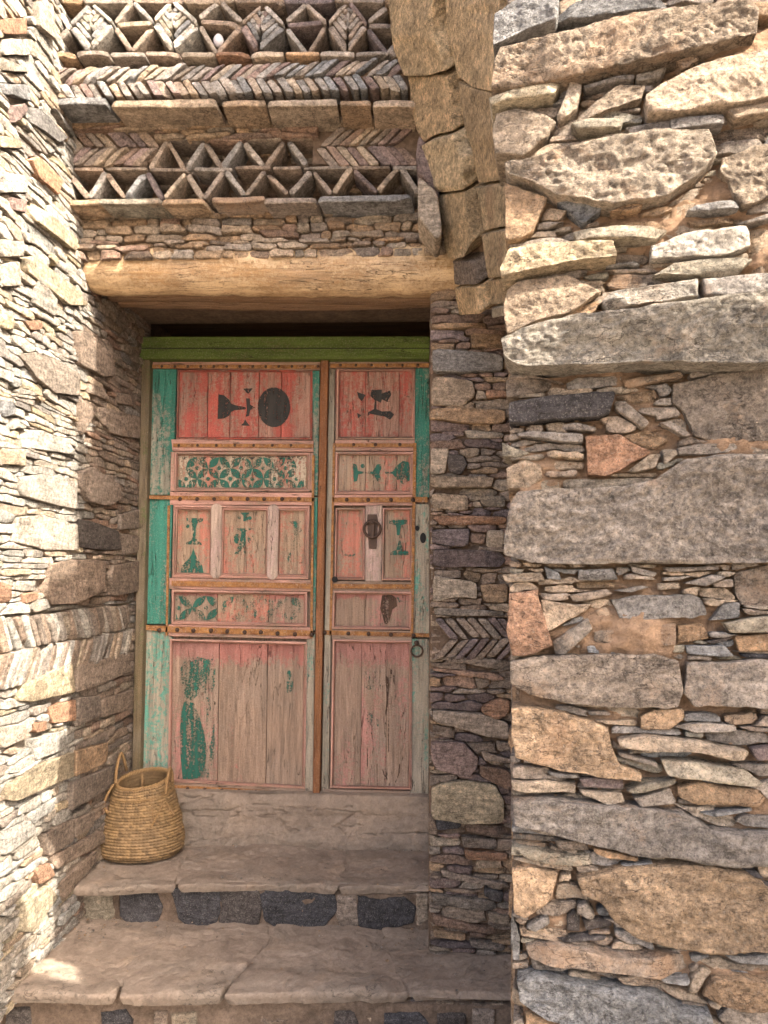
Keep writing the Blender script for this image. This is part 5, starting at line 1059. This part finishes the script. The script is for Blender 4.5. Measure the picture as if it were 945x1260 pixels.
def lattice(cx0, cy0, nx, rows, h, v, mat, box_, leaf_=Lf, every=lambda i, j, k: True, Yo=-.0040):
    for j in range(rows):
        for i in range(nx + j % 2):
            cx, cy = cx0+i*2*h-(h if j % 2 else 0), cy0+j*v; N = [(cx-h, cy), (cx, cy-v), (cx+h, cy), (cx, cy+v)]
            for k in range(4):
                if not every(i, j, k): continue
                if j and k < 2 and every(0, 0, 0): continue
                P = clipy(vesica(N[k], N[(k+1) % 4], 4.5), *box_)
                A = abs(sum(P[q][0]*P[(q+1) % len(P)][1]-P[(q+1) % len(P)][0]*P[q][1] for q in range(len(P))))/2
                if A > 6: paintp(leaf_, P, mat, YP+Yo)
            if box_[0] < cy < box_[1] and box_[2] < cx < box_[3]: paintp(leaf_, circ(cx, cy, 2.6, n=10), mat, YP+Yo)
lattice(242.5, 576, 5, 2, 13.6, 13.3, P_GREEN, (561.5, 600, 219.5, 374))
for i in range(13): paintp(Lf, [(222+i*11.9,562.4),(231+i*11.9,562.6),(226.5+i*11.9,566)], P_BLACK)
# panel row three
paintp(Lf, K(k1, (272,935),(355,935),(352,950),(325,960),(318,985),(318,1025),(325,1045),(345,1055),(348,1065),(272,1062),(272,1052),(295,1045),(304,1025),(302,985),(298,960),(275,948)), P_GREEN)
paintp(Lf, circ(*k1(279, 974), 2.4, n=9), P_GREEN); paintp(Lf, circ(*k1(283, 1030), 2.4, n=9), P_FAINT)
paintp(Lf, K(k1, (306,1080),(316,1110),(325,1132),(350,1165),(356,1200),(245,1200),(250,1165),(285,1132),(298,1110)), P_GREEN)
paintp(Lf, K(k1, (533,908),(585,908),(570,925),(572,950),(548,950),(550,925)), P_GREEN); paintp(Lf, circ(*k1(528, 933), 2.4, n=9), P_GREEN); paintp(Lf, circ(*k1(580, 935), 2.4, n=9), P_GREEN)
paintp(Lf, K(k1, (515,985),(600,985),(560,1000),(560,1060),(525,1110),(505,1110),(530,1060),(540,1000)), P_GREEN); paintp(Lf, circ(*k1(518, 1035), 4, 6), P_GREEN); paintp(Lf, circ(*k1(585, 1035), 4, 6), P_GREENW); paintp(Lf, circ(*k1(570, 1095), 5, 4), P_FAINT)
paintp(Lf, K(k1, (770,950),(830,950),(810,975),(812,1040),(830,1075),(800,1090),(770,1075),(795,1040),(795,975)), P_GREENW); paintp(Lf, K(k1, (775,1100),(790,1110),(785,1150),(770,1160),(762,1130)), P_GREENW); paintp(Lf, circ(*k1(820, 990), 3.5), P_FAINT)
# panel row four
lattice(219.5, 748, 2, 1, 17, 15, P_GREEN, (733.5, 763, 216.5, 268)); lattice(289, 748, 3, 1, 16.5, 15, P_GREENW, (734.5, 764, 262, 372), every=lambda i, j, k: k in (1, 0)); lattice(289, 748, 3, 1, 16.5, 15, P_FAINT, (734.5, 764, 262, 372), every=lambda i, j, k: k > 1)
for cx, w in ():
    paintp(Lf, clipy(circ(cx, 751, w, 16, 16, 195, 345)+circ(cx, 753, w-5, 11, 16, 345, 195), 734.5, 764, 217, 372), P_GREEN if cx != 354 else P_GREENW)
# big lower panel: remains of a green keyhole figure
def k3(a, b): return (160+a*.254, 700+b*.254)
paintp(Lf, K(k3, (245,480),(262,450),(285,432),(330,425),(375,440),(405,415),(415,470),(412,560),(395,600),(330,610),(300,640),(262,625),(248,580),(243,530)), P_GREENW, YP-.0036)
paintp(Lf, K(k3, (245,480),(285,440),(330,440),(340,520),(330,590),(290,640),(255,600)), P_GREENW, YP-.0042)
paintp(Lf, K(k3, (262,640),(310,650),(330,700),(358,790),(372,880),(362,960),(350,1010),(300,1018),(255,1018),(244,900),(243,760),(250,690)), P_GREEN, YP-.0036)
paintp(Lf, K(k3, (370,620),(410,640),(408,900),(380,1010),(350,1010),(372,880)), P_FAINT, YP-.0036)
paintp(Lf, circ(*k3(770, 515), 3, 6), P_GREENW, YP-.0036); paintp(Lf, K(k3, (755,545),(790,545),(785,600),(760,600)), P_FAINT, YP-.0036)
for cx, cy, r in ((540,540,95),(540,690,95),(450,610,95),(640,610,95),(590,470,90),(480,470,90)):
    c = k3(cx, cy); o_ = circ(*c, r*.254, n=28); i_ = circ(*c, r*.254-.7, n=28)
# right leaf
paintp(Rf, K(k2, (305,280),(350,278),(348,295),(385,282),(390,300),(372,330),(388,330),(350,320),(345,335),(326,325),(326,362),(350,372),(385,370),(402,385),(385,408),(365,395),(300,382),(288,392),(290,376),(315,362),(320,325),(300,305)), P_BLACK)
paintp(Rf, K(k2, (243,288),(262,295),(280,300),(272,315),(262,328),(248,312)), P_BLACK); paintp(Rf, K(k2, (243,378),(262,388),(246,402)), P_BLACK)
paintp(Rf, K(k2, (225,596),(240,600),(246,628),(275,632),(310,630),(328,600),(345,598),(348,618),(338,640),(345,660),(340,675),(328,672),(318,650),(305,640),(275,638),(248,642),(242,672),(228,675)), P_GREEN)
paintp(Rf, circ(*k2(267, 607), 2.7, n=10), P_GREEN); paintp(Rf, circ(*k2(266, 662), 2.4, n=10), P_FAINT)
paintp(Rf, K(k2, (363,632),(395,632),(415,605),(440,585),(465,590),(472,630),(468,670),(440,685),(415,665),(395,640),(365,640)), P_GREEN)
paintp(Rf, K(k2, (380,840),(460,838),(458,855),(432,862),(426,905),(414,905),(410,862),(382,856)), P_GREEN); paintp(Rf, K(k2, (424,925),(432,930),(436,968),(465,975),(465,990),(385,990),(388,978),(412,968)), P_GREEN)
paintp(Rf, K(k2, (170,850),(210,848),(212,860),(175,864)), P_GREENW); paintp(Rf, K(k2, (175,985),(240,985),(220,1000),(180,1000)), P_FAINT); paintp(Rf, K(k2, (225,850),(245,850),(240,862),(226,862)), P_FAINT)
def k4(a, b): return (370+a*.2857, 700+b*.2857)
paintp(Rf, K(k4, (350,115),(385,108),(412,125),(415,160),(395,175),(385,210),(378,240),(360,235),(352,200),(342,170)), P_BURN); paintp(Rf, K(k4, (412,122),(455,125),(450,145),(425,145)), P_RED if 'P_RED' in globals() else P_FAINT)
for pts in (((365,460),(375,462),(380,500),(374,520),(366,500)), ((386,430),(394,436),(392,470),(386,470)), ((398,455),(405,462),(404,500),(399,490)), ((372,530),(378,532),(376,580),(368,640),(364,620),(370,570)), ((376,650),(379,650),(380,790),(377,790)),
            ((350,860),(354,862),(360,880),(375,905),(372,908),(356,885)), ((424,840),(428,842),(426,880),(410,920),(404,922),(420,885)), ((283,700),(286,702),(290,860),(286,862)), ((327,840),(330,840),(331,938),(328,938))):
    paintp(Rf, K(k4, *pts), P_BURN, YP-.0034, 'split')
paintp(Rf, K(k4, (270,610),(300,620),(335,650),(335,680),(300,685),(275,650)), P_FAINT); paintp(Rf, K(k4, (272,440),(345,440),(345,520),(280,520)), P_FAINT)
# keyholes
for x, y, rx, ry in ((513.5,650,2.6,3.4), (520.5,662,3.8,6.5), (412,713,3.6,3.8)): paintp(Rf, circ(x, y, rx, ry, 16), M_HOLE, .0005 if x > 500 else -.0075, 'keyhole')
# ring knockers
def torus(c, R, r, tilt=.0, n=28, m=8, ry=1.0):
    V = []; F = []
    for i in range(n):
        a = 2*pi*i/n
        for j in range(m):
            b = 2*pi*j/m; rr = R+r*cos(b); V.append((c[0]+rr*cos(a), c[1]-r*sin(b)-tilt*(rr*sin(a)-R), c[2]+rr*sin(a)*ry))
    for i in range(n):
        for j in range(m): F.append([i*m+j, ((i+1) % n)*m+j, ((i+1) % n)*m+(j+1) % m, i*m+(j+1) % m])
    return V, F
def cyl(c, r, h, n=14):   # short boss facing the viewer
    V = [(c[0]+r*k*cos(2*pi*i/n), c[1]-y, c[2]+r*k*sin(2*pi*i/n)) for k, y in ((1, 0), (1, h*.7), (.7, h)) for i in range(n)]
    F = [[k*n+i, k*n+(i+1) % n, (k+1)*n+(i+1) % n, (k+1)*n+i] for k in range(2) for i in range(n)]+[[2*n+i for i in range(n)]]; return V, F
c = at(458, 651, 1, -.022); V, F = torus(c, .033, .0055); mobj('knocker_ring', V, F, M_IRON, Rf)
slab([(452.5,633),(463.5,633),(465,642),(463,675),(454,675),(451.5,642)], -.012, .006, M_IRON, 'knocker_plate', Rf, .001)
V, F = cyl(at(458, 644, 1, -.012), .011, .02); mobj('knocker_boss', V, F, M_IRON, Rf)
slab([(455,640),(461,640),(460,662),(456,662)], -.030, .012, M_IRON, 'knocker_plate', Rf, .001)
c = at(513, 801, 1, -.008); V, F = torus(c, .0225, .0035); mobj('pull_ring', V, F, M_IRON, Rf)
V, F = cyl(at(512.5, 791, 1, .0), .010, .014); mobj('knocker_boss', V, F, M_IRON, Rf)
# ------------------------------------------------------------------ basket
bc = at(172, 1049, 2, ZU+.003)
bk = thing('basket', 'woven palm straw basket with rope handles standing on the upper step by the wall', 'basket', bc)
def basket():
    NU, NR = 372, 132; rows = 25; Hh = .268
    prof_z = [0, .02, .10, .25, .45, .65, .82, 1.0]; prof_r = [.76, .93, 1.03, 1.03, .95, .84, .73, .655]
    R0 = .153; V = []; C = []
    t = np.arange(NR)/(NR-1); a = np.arange(NU)/NU*2*pi
    A, T = np.meshgrid(a, t); r = np.interp(T, prof_z, prof_r)*R0
    f = T*rows + .35*np.sin(A*1+.4)*.35; row = np.floor(f); fr_ = f-row
    band = np.abs(np.sin(pi*fr_))**.55
    strand = np.abs(np.sin((A*76/2 + (fr_-.5)*1.5*np.where(True, 1, -1)) ))**.6
    rr_ = 1+.9*fbm(np.column_stack([A.ravel()*1.5, row.ravel()*2.1, A.ravel()*0]), 2).reshape(A.shape); disp = (.0042*band + .0038*strand*band)*rr_
    disp += .006*fbm(np.column_stack([np.cos(A).ravel()*3, np.sin(A).ravel()*3, T.ravel()*5]), 3).reshape(A.shape)
    lean = .010*T
    rx, ry = 1.0, .84
    x = bc[0]+(r+disp)*np.cos(A)*rx+.004*T; y = bc[1]+(r+disp)*np.sin(A)*ry + lean*0; z = bc[2]+T*Hh + .006*np.sin(A+2.2)*T*2 + np.where(T < .06, .0, 0)
    z = z + .024*np.sin(A)*T**2 + .004*fbm(np.column_stack([np.cos(A).ravel()*2, np.sin(A).ravel()*2, T.ravel()*2+9]), 2).reshape(A.shape)*T
    V = np.column_stack([x.ravel(), y.ravel(), z.ravel()])
    v = .50+.62*(band*.65+strand*band*.35); v = v*(1+.5*fbm(np.column_stack([A.ravel()*6, row.ravel()*3.1, A.ravel()*0]), 2).reshape(A.shape))
    v = np.ones_like(v)*(1+.35*fbm(np.column_stack([A.ravel()*8, row.ravel()*3.1, A.ravel()*0]), 2).reshape(A.shape))
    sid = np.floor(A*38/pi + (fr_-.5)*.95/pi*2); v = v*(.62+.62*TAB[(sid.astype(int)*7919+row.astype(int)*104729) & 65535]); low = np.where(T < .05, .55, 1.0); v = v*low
    C = np.column_stack([v.ravel()]*3+[np.ones(v.size)])
    i = np.arange(NU*NR).reshape(NR, NU); j = np.roll(i, -1, 1)
    F = np.stack([i[:-1], j[:-1], j[1:], i[1:]], -1).reshape(-1, 4).tolist()
    # inside, coloured a little darker to stand in for shade
    n0 = len(V); rr = (r-.009); ms = slice(0, NR, 2); A2, T2, r2 = A[ms], T[ms], rr[ms]; b2 = band[ms]
    xi = bc[0]+(r2-.004*b2)*np.cos(A2)*rx+.004*T2; yi = bc[1]+(r2-.004*b2)*np.sin(A2)*ry; zi = bc[2]+.008+T2*(Hh-.008) + .006*np.sin(A2+2.2)*T2*2 + .024*np.sin(A2)*T2**2
    V = np.vstack([V, np.column_stack([xi.ravel(), yi.ravel(), zi.ravel()])]); C = np.vstack([C, np.tile((.8, .8, .8, 1), (xi.size, 1))])
    m = A2.shape[0]; i2 = n0+np.arange(NU*m).reshape(m, NU); j2 = np.roll(i2, -1, 1)
    F += np.stack([i2[:-1], i2[1:], j2[1:], j2[:-1]], -1).reshape(-1, 4).tolist(); F.append(i2[0].tolist()); F.append(i[0].tolist()[::-1])
    mobj('basket_body', V, F, M_STRAW, bk, True, C)
    # braided rim and a cord under it
    def ring(tz, dr, rad, tw, nm, sq=1.0, phase=0):
        n = 200; a = np.arange(n+1)/n*2*pi; rb = np.interp(tz, prof_z, prof_r)*R0+dr
        for st in range(2):
            ph = st*pi+phase; rr = rb+rad*.55*np.cos(a*tw+ph); zz = rad*.55*np.sin(a*tw+ph)
            P = np.column_stack([bc[0]+rr*np.cos(a)*rx+.004*tz, bc[1]+rr*np.sin(a)*ry, bc[2]+tz*Hh+.012*np.sin(a+2.2)*tz+.024*np.sin(a)*tz**2+zz])
            V, F = tube(P, rad*.72, 7, 0, st, caps=False); mobj(nm, V, F, M_STRAW, bk, True, (1.05, 1.0, .92, 1))
    ring(1.0, -.003, .0075, 26, 'rim'); ring(.845, .004, .0042, 30, 'cord')
    def rope(pts, rad, nm, tw=10):
        P = np.array(pts, float); k = len(P); tt = np.linspace(0, k-1, 46)
        # smooth through the points
        Q = np.column_stack([np.interp(tt, np.arange(k), P[:, d]) for d in range(3)])
        for _ in range(6): Q[1:-1] = (Q[:-2]+2*Q[1:-1]+Q[2:])/4
        T = np.gradient(Q, axis=0); T /= np.linalg.norm(T, axis=1)[:, None]; N1 = np.cross(T, [0.3, .9, .1]); N1 /= np.linalg.norm(N1, axis=1)[:, None]; N2 = np.cross(T, N1)
        s = np.linspace(0, tw*2*pi, len(Q))
        for st in range(2):
            W = Q + (N1*np.cos(s+st*pi)[:, None]+N2*np.sin(s+st*pi)[:, None])*rad*.5
            V, F = tube(W, rad*.66, 7, 0, st); mobj(nm, V, F, M_STRAW, bk, True, (1.08, 1.02, .95, 1))
    def B(px, py, dy): return at(px, py, 1, bc[1]+dy)
    def bx(a, b): return (110+a*.13757, 910+b*.13757)
    rope([B(*bx(235,395), -.07), B(*bx(238,300), -.065), B(*bx(255,200), -.055), B(*bx(283,110), -.045), B(*bx(305,170), -.02), B(*bx(325,240), .0), B(*bx(330,275), .03)], .0058, 'handle')
    rope([B(*bx(215,400), -.07), B(*bx(160,490), -.09), B(*bx(130,560), -.09), B(*bx(128,610), -.09), B(*bx(165,660), -.08)], .0052, 'handle', 8)
    rope([B(*bx(685,490), -.115), B(*bx(690,400), -.115), B(*bx(705,320), -.10), B(*bx(722,250), -.07), B(*bx(738,300), -.03), B(*bx(745,380), -.02)], .0058, 'handle')
    rope([B(*bx(550,785), -.168), B(*bx(610,670), -.160), B(*bx(675,545), -.143), B(*bx(715,610), -.140), B(*bx(760,680), -.132)], .0036, 'cord', 9)
    rope([B(*bx(560,600), -.14), B(*bx(565,660), -.142), B(*bx(575,715), -.145)], .0022, 'cord', 5)
    rope([B(*bx(468,310), .06), B(*bx(472,380), .05), B(*bx(470,430), .05)], .005, 'cord', 4)
basket()
# ------------------------------------------------------------------ unseen buttress and overhang added and shaped to shade near wall, left wall and step
_s = SUN_TO; _e = np.array([_s[1], -_s[0]]); _e = -_e if _e[1] > 0 else _e; _tan = math.tan(SUN_EL); _c = C0[:2]
def occ(P, T):
    d = P[:2]-_c; q = d @ _e; t = -(d @ _s); return q, P[2]+(t+T)*_tan
def occ_body(name, pts, T, th, label, cat, mat):
    n = len(pts); V = []
    for k, TT in enumerate((T, T+th)):
        for q, z in pts: xy = _c + _s*TT + _e*q; V.append((xy[0], xy[1], z + (TT-T)*_tan))
    F = [[i, (i+1) % n, n+(i+1) % n, n+i] for i in range(n)]+[list(range(n))[::-1], list(range(n, 2*n))]
    return mobj(name, V, F, mat, None, False, (.3, .24, .18, .3), label=label, category=cat)
T1 = 1.15
def nwp(px, py): u, v = NWF.px([(px, py)])[0]; return NWF.pt(np.array([u]), np.array([v]), np.array([.02]))[0]
edge = [occ(nwp(x, y), T1) for x, y in ((626, 472), (700, 470), (780, 468), (860, 462), (944, 462))]
pts = [(-.42, -.05)] + [(.05, -.05), (.05, 2.6), (.0, edge[0][1])] + [(min(q, -.008), z) for q, z in edge[1:]] + [(-.42, edge[-1][1]-.5)]
occ_body('shade_buttress', pts, T1, .30, 'unseen buttress added out of frame to shade the lower near wall', 'shade caster', M_CLAY)  # added body; its top edge sets the shadow line on the near wall
T2 = .85
sh = [(93, 712), (58, 714), (52, 728), (55, 747), (70, 762), (80, 798), (88, 815), (90, 850), (92, 900), (91, 935), (84, 960), (68, 990), (42, 1010), (52, 1030), (68, 1058), (74, 1085), (80, 1110), (86, 1140)]
fl = [(112, 1165), (104, 1172), (116, 1180), (112, 1186), (122, 1210), (85, 1208), (45, 1198), (10, 1186), (-25, 1172)]
L = []
for x, y in sh: u, v = LW.px([(x, y)])[0]; L.append(occ(LW.pt(np.array([u]), np.array([v]), np.array([.01]))[0], T2))
for x, y in fl: L.append(occ(at(x, y, 2, ZL), T2))
u, v = LW.px([(-30, 1140)])[0]; L.append(occ(LW.pt(np.array([u]), np.array([v]), np.array([.01]))[0], T2))
for i, (q, z) in enumerate(L): pass
L = [(max(q, .0), z) for q, z in L]
qm = L[-1][0]
pts2 = [(-.40, 4.25), (.0, 4.25)] + L + [(qm+.4, L[-1][1]+.02), (qm+.4, L[-1][1]-.55), (.0, L[-1][1]-.55), (.0, 3.7), (-.40, 3.75)]
print('OCC', [tuple(round(float(v), 2) for v in p) for p in pts2])
occ_body('shade_overhang', pts2, T2, .22, 'unseen ragged overhang added high out of frame to shade the left wall and step', 'overhang', M_CLAY)  # added body; its outline follows the wanted shadow edge
V, F = prismz([tuple(_c+_s*(T2-.02)+_e*-.26), tuple(_c+_s*1.7+_e*-.44), tuple(_c+_s*1.7+_e*-.9), tuple(_c+_s*(T2-.02)+_e*-.7)], 3.62, 4.3)
mobj('wall_core', V, F, M_CLAYD, near_wall, False)
# ------------------------------------------------------------------ grit: crumbs of clay and stone in the joints, dust and chips on the treads
def grit(name, pts, r0, r1, mat, parent, seed, keys='bogm', flat=.7):
    rs = random.Random(seed); B = Batch()
    base = np.array([(1, 0, 0), (-1, 0, 0), (0, 1, 0), (0, -1, 0), (0, 0, 1), (0, 0, -1)], float)
    FF = [[0, 2, 4], [2, 1, 4], [1, 3, 4], [3, 0, 4], [2, 0, 5], [1, 2, 5], [3, 1, 5], [0, 3, 5]]
    for p in pts:
        r = r0*(r1/r0)**rs.random(); V = base*np.array([[rs.uniform(.6, 1.5)] for _ in range(6)])*r; a = rs.uniform(0, 6.3)
        V = V @ _rz(a).T; V[:, 2] *= flat; V = V @ _rx(rs.uniform(-.5, .5)).T; B.add(V+p, FF, colr(rs.choice(keys), rs, .4))
    B.build(name, mat, parent, False, kind='stuff')
rs_ = np.random.default_rng(3)
P = NWF.pt(rs_.uniform(.02, .85, 2600), rs_.uniform(.2, 2.6, 2600), rs_.uniform(-.014, .004, 2600)); grit('clay_crumbs', P, .0018, .0065, M_CLAY, near_wall, 5)
def onto(z, x0, x1, y0, y1, n, edge=None):
    x = rs_.uniform(x0, x1, n); y = rs_.uniform(y0, y1, n)
    if edge is not None: y = y1-(y1-y0)*rs_.random(n)**edge
    return np.column_stack([x, y, np.full(n, z)])
G = np.concatenate([onto(ZU+.001, LX, pu0, yu+.01, -.06, 90), onto(ZU+.002, LX, pu0, yu+.05, -.07, 160, 3.5), onto(ZL+.001, LX-.1, .25, yl+.01, yu, 160), onto(ZL+.002, LX-.1, .25, yl+.1, yu+.02, 260, 3.5)])
m_ = rs_.random(len(G)) < .25; G[m_, 0] = LX+.02+rs_.random(m_.sum())**2*.12
grit('grit', G, .0012, .0055, M_ST, steps, 6)
